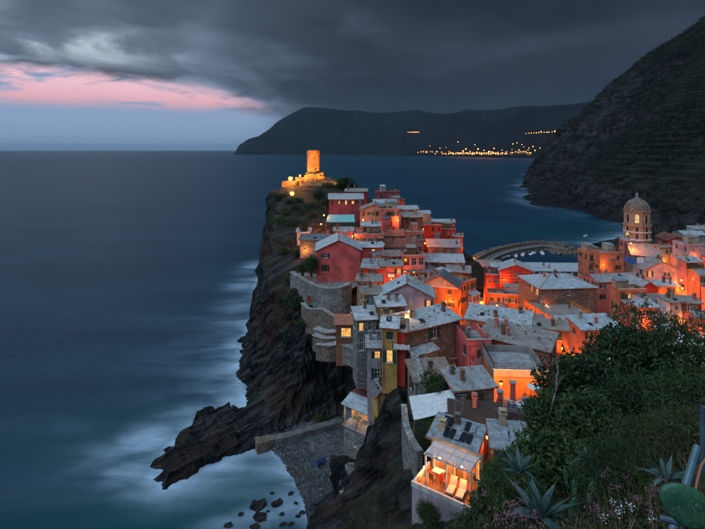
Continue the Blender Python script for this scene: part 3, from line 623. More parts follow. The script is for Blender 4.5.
def build_mountain():
    xs = np.concatenate([np.arange(150, 640, 3.2), np.arange(640, 1000, 12), np.arange(1000, 3200, 60)]); ys = np.concatenate([np.arange(230, 900, 3.6), np.arange(900, 1500, 14), np.arange(1500, 3600, 60)])
    gx, gy = np.meshgrid(xs, ys); q = np.c_[gx.ravel(), gy.ravel()]; z, d = mground(q); Z = z.reshape(gx.shape)
    slope = np.hypot(np.gradient(Z, xs, axis=1), np.gradient(Z, ys, axis=0)).ravel()
    stp = 5.2; tm = np.clip(fbm(np.c_[q*.006, q[:, 0]*0], 3, 97)*4+.3, 0, 1)*np.clip((z-35)/20, 0, 1); zw = z+fbm(np.c_[q*.02, q[:, 0]*0], 3, 99)*4; fr = zw/stp-np.floor(zw/stp); z = z+tm*stp*(np.clip((fr-.62)/.3, 0, 1)-fr)*.9
    V = np.c_[q, z]; st = np.c_[V[:, 0]*.05+V[:, 2]*.03, V[:, 1]*.04, V[:, 2]*.07]
    low = np.clip(1-z/70, 0, 1); V[:, 2] += fbm(st, 5, 51, .55, True)*(3.2+7*low)*np.clip(z/10, 0, 1)+fbm(V*.16, 3, 61)*1.2*np.clip(z/12, 0, 1); V[:, 2] += fbm(V*.085, 4, 59, .6, True)*6*low*np.clip(d/6, 0, 1); V[:, 0] += fbm(V*np.array([.03, .03, .05]), 5, 57, .55, True)*11*low*np.clip((d+4)/8, 0, 1)
    rk = np.clip((slope-1.0)/.5, 0, 1)+np.clip(1-z/42, 0, 1); wetm = np.clip(1-V[:, 2]/9, 0, 1)
    me = npmesh('mountain', V, gridfaces(len(xs), len(ys)), 'mountain_ground', {'ground': np.c_[np.clip(rk, 0, 1), z*0, wetm]}, smooth=False)
    link('mountain', me, kind='structure')
    # scrub and small trees as uncountable ground cover
    n = 16000; k = 11
    px = rng.uniform(150, 620, n*3); py = 236+(900-236)*rng.random(n*3)**1.5; qq = np.c_[px, py]; zz, dd = mground(qq)
    dens = fbm(np.c_[qq*.02, qq[:, 0]*0], 4, 71); ok = (dd > 6) & (zz > 7) & (dens > -.22); qq = qq[ok][:n]; zz = zz[ok][:n]; n = len(qq)
    c = np.repeat(np.c_[qq, zz+.6], k, 0); rad = np.repeat(.8+2.8*rng.random(n)**2, k)
    off = rng.normal(0, .55, (n*k, 3))*rad[:, None]; off[:, 2] = np.abs(off[:, 2])*1.2; ctr = c+off
    V, Fq = leafquads(ctr, rad*.42); sh = np.repeat(rng.random(n*k)*.6+np.repeat(rng.random(n), k)*.4, 4)
    link('mountain_scrub', npmesh('mountain_scrub', V, Fq, 'scrub', {'shade': sh}, smooth=False), kind='stuff', label='dark green scrub covering the mountainside', cat='scrub')
def leafquads(ctr, size, aspect=1.0, up=None):
    n = len(ctr); a = rng.normal(size=(n, 3)); a /= np.linalg.norm(a, axis=1)[:, None]
    if up is not None: a = a*(1-up)+np.array([0, 0, 1.])*up; a /= np.linalg.norm(a, axis=1)[:, None]
    b = rng.normal(size=(n, 3)); b -= (b*a).sum(1)[:, None]*a; b /= np.linalg.norm(b, axis=1)[:, None]; c = np.cross(a, b)
    s = np.broadcast_to(np.asarray(size), (n,))[:, None]; bb = b*s*aspect
    V = np.stack([ctr-a*s, ctr+bb*.5-a*s*.1+c*s*.12, ctr+a*s, ctr-bb*.5-a*s*.1+c*s*.12], 1).reshape(-1, 3)
    return V, np.arange(n*4).reshape(n, 4)
build_mountain()

# ------------------------------------------------------------------ far cape and bay
def build_cape():
    global CAPE
    shore = [(233, 6300), (250, 6200), (300, 5900), (360, 5500), (410, 4900), (450, 4200), (490, 3700), (530, 3400), (580, 3300), (650, 3300), (760, 3400)]
    ridge = [(233, 153), (237, 146), (246, 139.5), (257, 136), (267, 129), (275, 121.5), (287, 114), (299, 109), (318, 108.5), (345, 111), (380, 113), (420, 112), (460, 113), (500, 111), (540, 107), (600, 103), (760, 98)]
    px = np.linspace(233, 760, 420); ysh = np.interp(px, *zip(*shore)); rp = np.interp(px, *zip(*ridge)); nv = 60; V = []
    for j in range(nv+1):
        v = j/nv; up = math.sin(v/.7*math.pi/2)**.85 if v < .7 else 1-((v-.7)/.3)**1.5
        dep = 250+650*np.clip((px-233)/60, 0, 1); Y = ysh+dep*v/.7; X = (px-CX)*ysh/F*(1+0.75*dep*v/ysh)
        Zr = CZ+(HY-rp)*(ysh+dep)/F; V.append(np.c_[X, Y, np.maximum(Zr*up, 0)-2])
    CAPE = (shore, ridge); V = np.concatenate(V); k = np.clip(V[:, 2]/120, 0, 1)
    V[:, 2] += (fbm(V*np.array([.0022, .0012, .001]), 6, 81, .55, True)*38-6)*k
    link('far_cape', npmesh('far_cape', V, gridfaces(420, nv+1), 'far_ground', smooth=False), kind='structure')
build_cape()

# ------------------------------------------------------------------ sea
FOAM = [(252, 268, 12, 7, .5), (246, 284, 18, 7, .55), (240, 306, 22, 8, .5), (236, 345, 16, 12, .8), (222, 352, 24, 7, .4), (215, 391, 40, 4, .35), (195, 412, 40, 12, .6), (150, 438, 34, 18, .85), (132, 470, 28, 18, .8), (150, 494, 34, 11, .6), (118, 455, 40, 24, .35), (205, 480, 40, 10, .4), (262, 468, 22, 16, .5),
        (288, 500, 18, 22, .7), (262, 517, 30, 14, .55), (235, 525, 40, 11, .5), (243, 376, 14, 16, .75), (232, 402, 20, 10, .7), (252, 330, 12, 10, .6), (90, 425, 80, 12, .08)]
TEAL = [(150, 520, 130, 40, .95), (230, 490, 60, 25, .9), (60, 529, 120, 36, .6), (120, 440, 100, 40, .45), (190, 480, 80, 25, .7), (560, 232, 60, 7, .5)]
def build_sea():
    xs = np.unique(np.concatenate([-np.geomspace(70, 60000, 26), np.arange(-70, 8, .8), np.arange(8, 330, 3.2), np.geomspace(330, 60000, 28)]))
    ys = np.unique(np.concatenate([-np.geomspace(60, 60000, 12), np.arange(-60, 60, 6), np.arange(60, 135, .7), np.arange(135, 430, 2.2), np.geomspace(430, 60000, 60)]))
    gx, gy = np.meshgrid(xs, ys); q = np.c_[gx.ravel(), gy.ravel()]; V = np.c_[q, q[:, 0]*0]
    foam = np.zeros(len(q)); teal = np.zeros(len(q)); nz = fbm(np.c_[q*.045, q[:, 0]*0], 5, 91); near = (q[:, 1] > 55) & (q[:, 1] < 1600) & (np.abs(q[:, 0]) < 700)
    qn = q[near]; dv = -polydist(qn, COAST); dm = -polydist(qn, MCOAST); west = np.clip((10-qn[:, 0])/30, 0, 1)
    fing = np.clip(.35+1.5*fbm(np.c_[qn[:, 0]*.012, qn[:, 1]*.085, qn[:, 0]*0], 4, 95), 0, 1.2)
    f = (np.exp(-np.maximum(dv+nz[near]*3, 0)/3.0)*.7+np.exp(-np.maximum(dv, 0)/11)*.55*fing)*west+np.exp(-np.maximum(dv, 0)/1.2)*.30+np.exp(-np.maximum(dm+nz[near]*14-2, 0)/7)*.6*np.clip(.55+1.6*fbm(np.c_[qn*.012, qn[:, 0]*0], 3, 93), 0, 1)
    foam[near] = f*(dv > -3)
    # swell breaking white off the rocks, laid down by the long wash
    with np.errstate(divide='ignore'):
        vis = q[:, 1] > 50; pxx = np.where(vis, q[:, 0]/np.maximum(q[:, 1], 1), 9); 
    for (fx, fy, sx_, sy_, a) in FOAM:
        c = S(fx, fy); c2 = S(fx+sx_, fy); c3 = S(fx, fy+sy_); wx_ = abs(c2[0]-c[0]); wy_ = max(abs(c[1]-c3[1]), 1.0)
        foam = np.maximum(foam, a*np.exp(-(((q[:, 0]-c[0])/wx_)**2+((q[:, 1]-c[1])/wy_)**2+nz*.9)))
    for (fx, fy, sx_, sy_, a) in TEAL:
        c = S(fx, fy); c2 = S(fx+sx_, fy); c3 = S(fx, fy-sy_); wx_ = abs(c2[0]-c[0]); wy_ = abs(c[1]-c3[1])
        teal = np.maximum(teal, a*np.exp(-(((q[:, 0]-c[0])/wx_)**2+((q[:, 1]-c[1])/wy_)**2)))
    foam = np.clip(foam*(1+.5*nz), 0, 1)
    link('sea', npmesh('sea', V, gridfaces(len(xs), len(ys)), 'sea_water', {'foam': np.c_[foam, teal, teal*0]}), kind='structure')
build_sea()

# ------------------------------------------------------------------ house builder
def lamp_light(parent, loc, energy, col=(1, .40, .09), r=.18):
    l = bpy.data.lights.new('lamp_light', 'POINT'); l.energy = energy; l.color = col; l.shadow_soft_size = r; o = bpy.data.objects.new('lamp_light', l); COL.objects.link(o); o.parent = parent; o.location = loc; return o

WW, WH = .95, 1.4
def window_meshes(w, h, tag):
    f = MB(); t = .09
    f.box((-w/2+t/2, .10, 0), (t, .07, h)); f.box((w/2-t/2, .10, 0), (t, .07, h)); f.box((0, .10, h/2-t/2), (w-2*t, .07, t)); f.box((0, .10, -h/2+t/2), (w-2*t, .07, t)); f.box((0, .10, 0), (.06, .06, h-2*t)); f.box((0, .102, h*.12), (w-2*t-.01, .055, .05))
    p = MB(); p.box((0, .135, 0), (w-.02, .02, h-.02))
    s = MB(); s.box((0, -.04, -h/2-.06), (w+.3, .20, .09))
    L = MB()
    L.box((0, -.035, 0), (w*.52, .05, h+.04))
    for k in range(7): L.box((0, -.066, -h/2+.14+k*(h-.2)/6.5), (w*.42, .02, .06))
    return f, p, s, L
_wm = {}
def wmesh(kind, w, h, mat):
    key = (kind, round(w, 2), round(h, 2), mat)
    if key not in _wm: _wm[key] = dict(zip(('window', 'pane', 'sill', 'shutter'), window_meshes(w, h, '')))[kind].mesh(kind, mat)
    return _wm[key]
def add_window(root, x, y, z, ang, w=WW, h=WH, lit=None, shut=None, frame='frame_white', sill=True, closed=False):
    f = link('window', wmesh('window', w, h, frame), root, (x, y, z), ang)
    link('pane', wmesh('pane', w, h, lit or 'pane_dark'), f)
    if sill: link('sill', wmesh('sill', w, h, 'trim'), f)
    if shut:
        for sg in (-1, 1):
            o = w*.26 if closed else w*.77
            sh = link('shutter', wmesh('shutter', w, h, shut), f, (sg*o, 0.0, 0))
            if not closed and random.random() < .5: sh.rotation_euler = (0, 0, sg*random.uniform(-.3, 0)); sh.location.y -= .06
    return f
def facade(mb, o, u, Wd, z0, z1, holes, depth=.2):
    """wall face with real openings; o = start point, u = direction, outward normal right of u"""
    o = Vector((o[0], o[1], 0)); u = Vector((u[0], u[1], 0)); inn = Vector((-u.y, u.x, 0))
    us = sorted({0., Wd, *[a for q in holes for a in q[:2]]}); vs = sorted({z0, z1, *[a for q in holes for a in q[2:4]]})
    def pt(a, b, dd=0.): return o+u*a+inn*dd+Vector((0, 0, b))
    for i in range(len(us)-1):
        for j in range(len(vs)-1):
            cu, cv = (us[i]+us[i+1])/2, (vs[j]+vs[j+1])/2
            if any(q[0] < cu < q[1] and q[2] < cv < q[3] for q in holes): continue
            mb.quad(pt(us[i], vs[j]), pt(us[i+1], vs[j]), pt(us[i+1], vs[j+1]), pt(us[i], vs[j+1]))
    for a0, a1, b0, b1 in holes:
        mb.quad(pt(a0, b0), pt(a1, b0), pt(a1, b0, depth), pt(a0, b0, depth)); mb.quad(pt(a0, b1, depth), pt(a1, b1, depth), pt(a1, b1), pt(a0, b1))
        mb.quad(pt(a0, b0, depth), pt(a0, b1, depth), pt(a0, b1), pt(a0, b0)); mb.quad(pt(a1, b0), pt(a1, b1), pt(a1, b1, depth), pt(a1, b0, depth))
        mb.quad(pt(a0, b0, depth), pt(a1, b0, depth), pt(a1, b1, depth), pt(a0, b1, depth))
def railing(parent, pts, h=1.0, z=0., name='railing', mat='iron'):
    m = MB(); pts = [Vector(p) for p in pts]
    for a, b in zip(pts, pts[1:]):
        for zz_ in (h, h*.55, .12): m.tube([a+Vector((0, 0, z+zz_)), b+Vector((0, 0, z+zz_))], .025, 4)
        n = max(2, int((b-a).length/.45))
        for k in range(n+1): p = a.lerp(b, k/n); m.tube([p+Vector((0, 0, z)), p+Vector((0, 0, z+h))], .018 if k % 3 else .03, 4)
    return m.build(name, mat, parent)
def build_roof(H, root):
    Wd, D, h, rise, kind = H['W'], H['D'], H['h'], H['rise'], H['roof']; mat = H['rcol']; mat = random.Random(H['label']+'r').choice(('slate', 'slate', 'slate_blue', 'slate_blue', 'slate_mix', 'slate_b')) if mat == 'slate' and not H['op'].get('stones') else mat; ov = .38; th = .16; m = MB(); near = H['Y'] < 100
    jit = .035 if near else .05; sides = []; x0, x1 = -Wd/2-ov, Wd/2+ov; n1 = max(4, min(18, int(Wd/.7))); n2 = max(4, min(14, int(D/.8))); ridges = []; eaves = []
    if kind == 'gx':
        sl = rise/(D/2); e = h-ov*sl+th
        m.slab((x0, -ov, e), (x1, -ov, e), (x1, D/2, h+rise+th), (x0, D/2, h+rise+th), n1, n2, th, jit); m.slab((x1, D+ov, e), (x0, D+ov, e), (x0, D/2, h+rise+th), (x1, D/2, h+rise+th), n1, n2, th, jit)
        ridges.append(((x0, D/2, h+rise+th), (x1, D/2, h+rise+th))); eaves.append(((x0, -ov-.06, e-.12), (x1, -ov-.06, e-.12)))
    elif kind == 'gy':
        sl = rise/(Wd/2); e = h-ov*sl+th; y0, y1 = -ov, D+ov
        m.slab((x0, y1, e), (x0, y0, e), (0, y0, h+rise+th), (0, y1, h+rise+th), n2, n1, th, jit); m.slab((x1, y0, e), (x1, y1, e), (0, y1, h+rise+th), (0, y0, h+rise+th), n2, n1, th, jit)
        ridges.append(((0, y0, h+rise+th), (0, y1, h+rise+th))); eaves += [((x0-.06, y0, e-.12), (x0-.06, y1, e-.12)), ((x1+.06, y0, e-.12), (x1+.06, y1, e-.12))]
        eaves += [((x0, y0-.03, e-.10), (0, y0-.03, h+rise+.02)), ((x1, y0-.03, e-.10), (0, y0-.03, h+rise+.02))]
    elif kind == 'sf':
        sl = rise/D; e = h-ov*sl+th
        m.slab((x0, -ov, e), (x1, -ov, e), (x1, D+.1, h+rise+th), (x0, D+.1, h+rise+th), n1, n2, th, jit); eaves.append(((x0, -ov-.06, e-.12), (x1, -ov-.06, e-.12)))
        eaves += [((x0-.03, -ov, e-.1), (x0-.03, D, h+rise+.03)), ((x1+.03, -ov, e-.1), (x1+.03, D, h+rise+.03))]
    elif kind == 'hip':
        k = min(Wd, D)/2; e = h-ov*rise/k+th; y0, y1 = -ov, D+ov; T = h+rise+th
        if Wd >= D: a, b = (-Wd/2+k, D/2, T), (Wd/2-k, D/2, T)
        else: a, b = (0, k, T), (0, D-k, T)
        if Wd >= D:
            m.slab((x0, y0, e), (x1, y0, e), b, a, n1, n2, th, jit); m.slab((x1, y1, e), (x0, y1, e), a, b, n1, n2, th, jit); m.slab((x0, y1, e), (x0, y0, e), a, a, n2, n2, th, jit); m.slab((x1, y0, e), (x1, y1, e), b, b, n2, n2, th, jit)
        else:
            m.slab((x0, y1, e), (x0, y0, e), a, b, n1, n2, th, jit); m.slab((x1, y0, e), (x1, y1, e), b, a, n1, n2, th, jit); m.slab((x0, y0, e), (x1, y0, e), a, a, n2, n2, th, jit); m.slab((x1, y1, e), (x0, y1, e), b, b, n2, n2, th, jit)
        ridges += [(a, b), ((x0, y0, e), a), ((x1, y0, e), b if Wd >= D else a)]; eaves += [((x0, y0-.06, e-.12), (x1, y0-.06, e-.12)), ((x0-.06, y0, e-.12), (x0-.06, y1, e-.12))]
    else:
        m.slab((-Wd/2+.22, .22, h-.05), (Wd/2-.22, .22, h-.05), (Wd/2-.22, D-.22, h-.05), (-Wd/2+.22, D-.22, h-.05), 6, 5, .14, .02)
    rf = m.build('roof', mat, root)
    for a, b in ridges: MB().tube([a, tuple((p+q)/2+(0, 0, -.02)[i] for i, (p, q) in enumerate(zip(a, b))), b], .12, 6).build('ridge_cap', 'terracotta' if random.random() < .5 else 'concrete', rf)
    if H['Y'] < 135:
        for a, b in eaves: MB().tube([a, b], .075, 5).build('gutter', 'gutter', rf)
    if kind == 'flat':
        p = MB(); ph = rise; t = .2
        p.box((0, t/2, h+ph/2-.1), (Wd+.1, t, ph+.2)); p.box((0, D-t/2, h+ph/2-.1), (Wd+.1, t, ph+.2)); p.box((-Wd/2+t/2, D/2, h+ph/2-.11), (t+.1, D-2*t-.02, ph+.2)); p.box((Wd/2-t/2, D/2, h+ph/2-.11), (t+.1, D-2*t-.02, ph+.2)); p.build('parapet', H['op'].get('parmat', H['wallmat']), root)
        c = MB(); c.box((0, t/2, h+ph+.03), (Wd+.3, t+.16, .07)); c.build('coping', 'trim', root)
        if H['op'].get('rail'): railing(root, [(-Wd/2+.1, .1, 0), (Wd/2-.1, .1, 0)], 1.0-ph*.3, h+ph+.05); railing(root, [(-Wd/2+.1, .1, 0), (-Wd/2+.1, D-.1, 0)], 1.0-ph*.3, h+ph+.05)
    def rz(x, y):
        if kind == 'gx': return h+rise*(1-abs(y-D/2)/(D/2))+th
        if kind == 'gy': return h+rise*(1-abs(x)/(Wd/2))+th
        if kind == 'sf': return h+rise*y/D+th
        if kind == 'hip': k = min(Wd, D)/2; return h+rise*min(1, min(y, D-y, x+Wd/2, Wd/2-x)/k)+th
        return h+.02
    nc = H['op'].get('chim', random.choice((1, 1, 2, 2)))
    for k in range(nc):
        x = random.uniform(-.4, .4)*Wd; y = random.uniform(.3, .85)*D; hc = random.uniform(.7, 1.35); z = rz(x, y); c = MB(); cw, cd = random.uniform(.4, .65), random.uniform(.4, .55)
        c.box((x, y, z+hc/2-.4), (cw, cd, hc+.4)); c.box((x, y, z+hc+.05-.18), (cw+.22, cd+.22, .1))
        for sg in (-1, 1): c.box((x+sg*cw*.3, y, z+hc+.02), (.12, cd*.8, .3))
        c.box((x, y, z+hc+.2), (cw+.16, cd+.2, .07)); c.build('chimney', random.choice(('plaster_rose', 'plaster_grey', 'plaster_brown', 'stone_brown', 'plaster_cream')), rf)
    if H['Y'] < 150 and random.random() < .6:
        x = random.uniform(-.35, .35)*Wd; y = random.uniform(.4, .9)*D; z = rz(x, y); a = MB(); ht = random.uniform(1.6, 2.8); a.tube([(x, y, z-.2), (x, y, z+ht)], .025, 4)
        a.tube([(x-.5, y, z+ht-.1), (x+.5, y, z+ht-.1)], .014, 4)
        for k in range(5): a.tube([(x-.45+k*.22, y-.25, z+ht-.1), (x-.45+k*.22, y+.25, z+ht-.1)], .010, 3)
        a.build('antenna', 'sheet_metal', rf)
    if H['Y'] < 160 and random.random() < .3 and kind != 'flat':
        x = random.uniform(-.35, .35)*Wd; y = random.uniform(.12, .4)*D; z = rz(x, y); dsh = MB(); dsh.lathe((0, 0, 0), [(.01, -.07), (.15, -.045), (.26, .03), (.28, .05), (.25, .045), (.14, -.03), (.01, -.05)], 12)
        o = dsh.build('satellite_dish', 'sheet_metal', rf, True, loc=(x, y, z+.55), rot=(R(62), 0, random.uniform(.5, 1.4))); MB().tube([(x, y+.05, z-.1), (x, y+.03, z+.55)], .03, 4).build('mast', 'iron', rf)
    if kind in ('gx', 'sf', 'hip', 'gy') and random.random() < .5 and H['Y'] < 150:
        x = random.uniform(-.3, .3)*Wd; y = random.uniform(.25, .4)*D; z = rz(x, y); k = MB(); sl = math.atan(rise/(D/2 if kind == 'gx' else D)) if kind in ('gx', 'sf') else 0.05
        k.box((x, y, z+.03), (.75, .95, .12), rx=sl); k.build('skylight', 'pane_dark', rf)
    if H['op'].get('stones'):
        k = MB()
        for _ in range(int(Wd*D*.30)):
            x = random.uniform(-.48, .48)*Wd; y = random.uniform(.02, .96)*D if kind == 'sf' else random.uniform(.02, .5)*D; s = random.uniform(.14, .30); k.box((x, y, rz(x, y)+s*.2), (s*1.3, s, s*.7), random.uniform(0, 3), taper=.7)
        k.build('roof_stones', 'slate_dark', rf, kind='stuff')
    if mat == 'wood_dark':
        npk = 16
        for i in range(npk):
            x = -Wd/2-ov+.1+(i+.5)*(Wd+2*ov-.2)/npk; k = MB(); a, b = (x, -ov-.05+random.uniform(-.08, .08), h-ov*rise/D+th+.05), (x, D, h+rise+th+.05); hw = (Wd+2*ov)/npk*.5-.02
            k.slab((a[0]-hw, a[1], a[2]), (a[0]+hw, a[1], a[2]), (b[0]+hw, b[1], b[2]), (b[0]-hw, b[1], b[2]), 1, 3, .05, .008); k.build('plank', 'wood_dark', rf)
    if H['op'].get('panels'):
        for i in range(6):
            for j in range(2):
                if (i*3+j*5) % 7 in (0, 4): continue
                x = -Wd/2+.5+(i+.5)*(Wd-1)/6; y = D*(.27+.45*j); k = MB(); k.box((0, 0, .06), (Wd/6-.25, D*.38, .05)); k.build('roof_panel', 'panel_black' if (i+j) % 3 else 'sheet_metal', rf, loc=(x, y, rz(x, y)+.04), rot=(math.atan(rise/D), 0, random.uniform(-.04, .04)))
def build_house(H):
    op = H['op']; Wd, D, h = H['W'], H['D'], H['h']; wallmat = op.get('stone') or 'plaster_'+H['col']; H['wallmat'] = wallmat
    root = thing('village_house', H['label'], 'house', (H['X'], H['Y'], H['base']), H['yaw']); th = H['yaw']; cam_l = Vector((-H['X'], -H['Y'], 0))
    cl = Vector((cam_l.x*math.cos(th)+cam_l.y*math.sin(th), -cam_l.x*math.sin(th)+cam_l.y*math.cos(th), 0))       # towards the photograph's viewpoint, in house axes
    w = MB(); zb = op.get('foot', -4.0); rise, kind = H['rise'], H['roof']; big = op.get('big'); ww, wh = (1.9, 1.7) if big else (WW, WH)
    rows = op.get('rows', 1); wins = []; fh = 3.05; litset = set(op.get('litset', ())); tall = 1.0
    sides = {'front': ((-Wd/2, 0), (1, 0), Wd, 0.)}
    sides['right'] = ((Wd/2, 0), (0, 1), D, math.pi/2); sides['left'] = ((-Wd/2, D), (0, -1), D, -math.pi/2); sides['back'] = ((Wd/2, D), (-1, 0), Wd, math.pi)
    vis = {'front': cl.y < 0, 'right': cl.x > Wd/2, 'left': cl.x < -Wd/2, 'back': False}
    idx = 0
    for sname, (o, u, ln, ang) in sides.items():
        holes = []
        if vis[sname] and (rows > 0 or sname != 'front') and not (sname != 'front' and op.get('rows') == 0):
            if sname == 'front' and 'colpos' in op: us = [p*ln for p in op['colpos']]
            else:
                n = op.get('cols') if sname == 'front' and op.get('cols') else max(1, int(ln/3.0)); us = [(k+.5)*ln/n for k in range(n)]
            for r_ in range(max(1, rows)):
                zc = h-1.25-r_*fh
                if big: zc = h-1.6
                if zc < 1.0: break
                for uu in us:
                    lit = None; iw, ih = (ww, wh) if big else (random.choice((.8, .95, .95, 1.1)), random.choice((1.1, 1.4, 1.4, 1.7)))
                    if sname == 'front':
                        if idx in litset: lit = 'pane_lit'
                        idx += 1
                        if op.get('arch'): iw, ih = min(1.7, ln/len(us)*.7), 2.0
                        skip = not ('colpos' in op) and not litset and not op.get('arch') and random.random() < .13
                    else:
                        skip = random.random() < .30; lit = 'pane_lit' if op.get('sidelit') and random.random() < .4 else None
                    if skip or iw > ln-.3: continue
                    if uu-iw/2 < .12 or uu+iw/2 > ln-.12: uu = min(max(uu, iw/2+.15), ln-iw/2-.15)
                    if random.random() < .35 and not big and sname == 'front' and not op.get('arch') and r_ > 0: ih *= 1.28
                    holes.append((uu-iw/2, uu+iw/2, zc-ih/2, zc+ih/2)); wins.append((sname, uu, zc, lit, iw, ih))
        facade(w, o, u, ln, zb, h, holes)
    if kind == 'gx':
        for x in (-Wd/2, Wd/2): w.tri((x, 0, h), (x, D, h), (x, D/2, h+rise))
    if kind == 'gy':
        for y in (0, D): w.tri((-Wd/2, y, h), (Wd/2, y, h), (0, y, h+rise))
    if kind == 'sf':
        for x in (-Wd/2, Wd/2): w.tri((x, 0, h), (x, D, h), (x, D, h+rise))
        w.quad((-Wd/2, D, h), (Wd/2, D, h), (Wd/2, D, h+rise), (-Wd/2, D, h+rise))
    w.build('wall', wallmat, root)
    shut = op.get('shut', random.choice(('shutter_green', 'shutter_green', 'shutter_brown', None)))
    for sname, uu, zc, lit, iw, ih in wins:
        o, u, ln, ang = sides[sname]; x, y = o[0]+u[0]*uu, o[1]+u[1]*uu
        sh = shut if not op.get('arch') and not big else None
        room = iw*1.1 < min(uu-iw/2, ln-uu-iw/2) or True
        add_window(root, x, y, zc, ang, iw, ih, lit, sh if (H['Y'] < 175) else None, sill=not op.get('arch') and H['Y'] < 150, closed=bool(sh) and not lit and random.random() < .3, frame='frame_white' if random.random() < .7 else 'wood')
    build_roof(H, root)
    if op.get('pediment'):
        m = MB(); m.poly([(-Wd/2+.25, -.06, h-.05), (Wd/2-.25, -.06, h-.05), (0, -.06, h+rise-.3)]); m.poly([(-Wd/2+.25, -.002, h-.05), (0, -.002, h+rise-.3), (Wd/2-.25, -.002, h-.05)]); m.build('pediment', 'plaster_cream', root)
        MB().box((0, -.1, h-.15), (Wd+.1, .22, .28)).build('cornice', 'trim', root); MB().box((-.25, -.09, h-1.8), (.14, .1, 3.2)).build('downpipe', 'gutter', root)
    if op.get('stripes'):
        for k in range(9): MB().box((0, -.025, h-.3-k*.95), (Wd-.1, .05, .13)).build('string_course', 'plaster_salmon', root)
        MB().box((-Wd/2+.2, -.05, h/2), (.4, .12, h-.5)).build('corner_pilaster', 'trim', root)
    if op.get('balc'):
        for k in range(2):
            z = h-2.6-3.05*k
            if z < 1: break
            MB().box((0, -.55, z), (Wd*.9, 1.1, .15)).build('balcony', 'concrete', root); railing(root, [(-Wd*.44, -1.05, 0), (Wd*.44, -1.05, 0)], .95, z+.08)
    annexes(H, root)
    if H['Y'] < 130 and random.random() < .7:
        x = random.choice((-1, 1))*(Wd/2-.25); MB().tube([(x, -.09, h-.1), (x, -.09, -.5)], .05, 5).build('drainpipe', 'gutter', root)
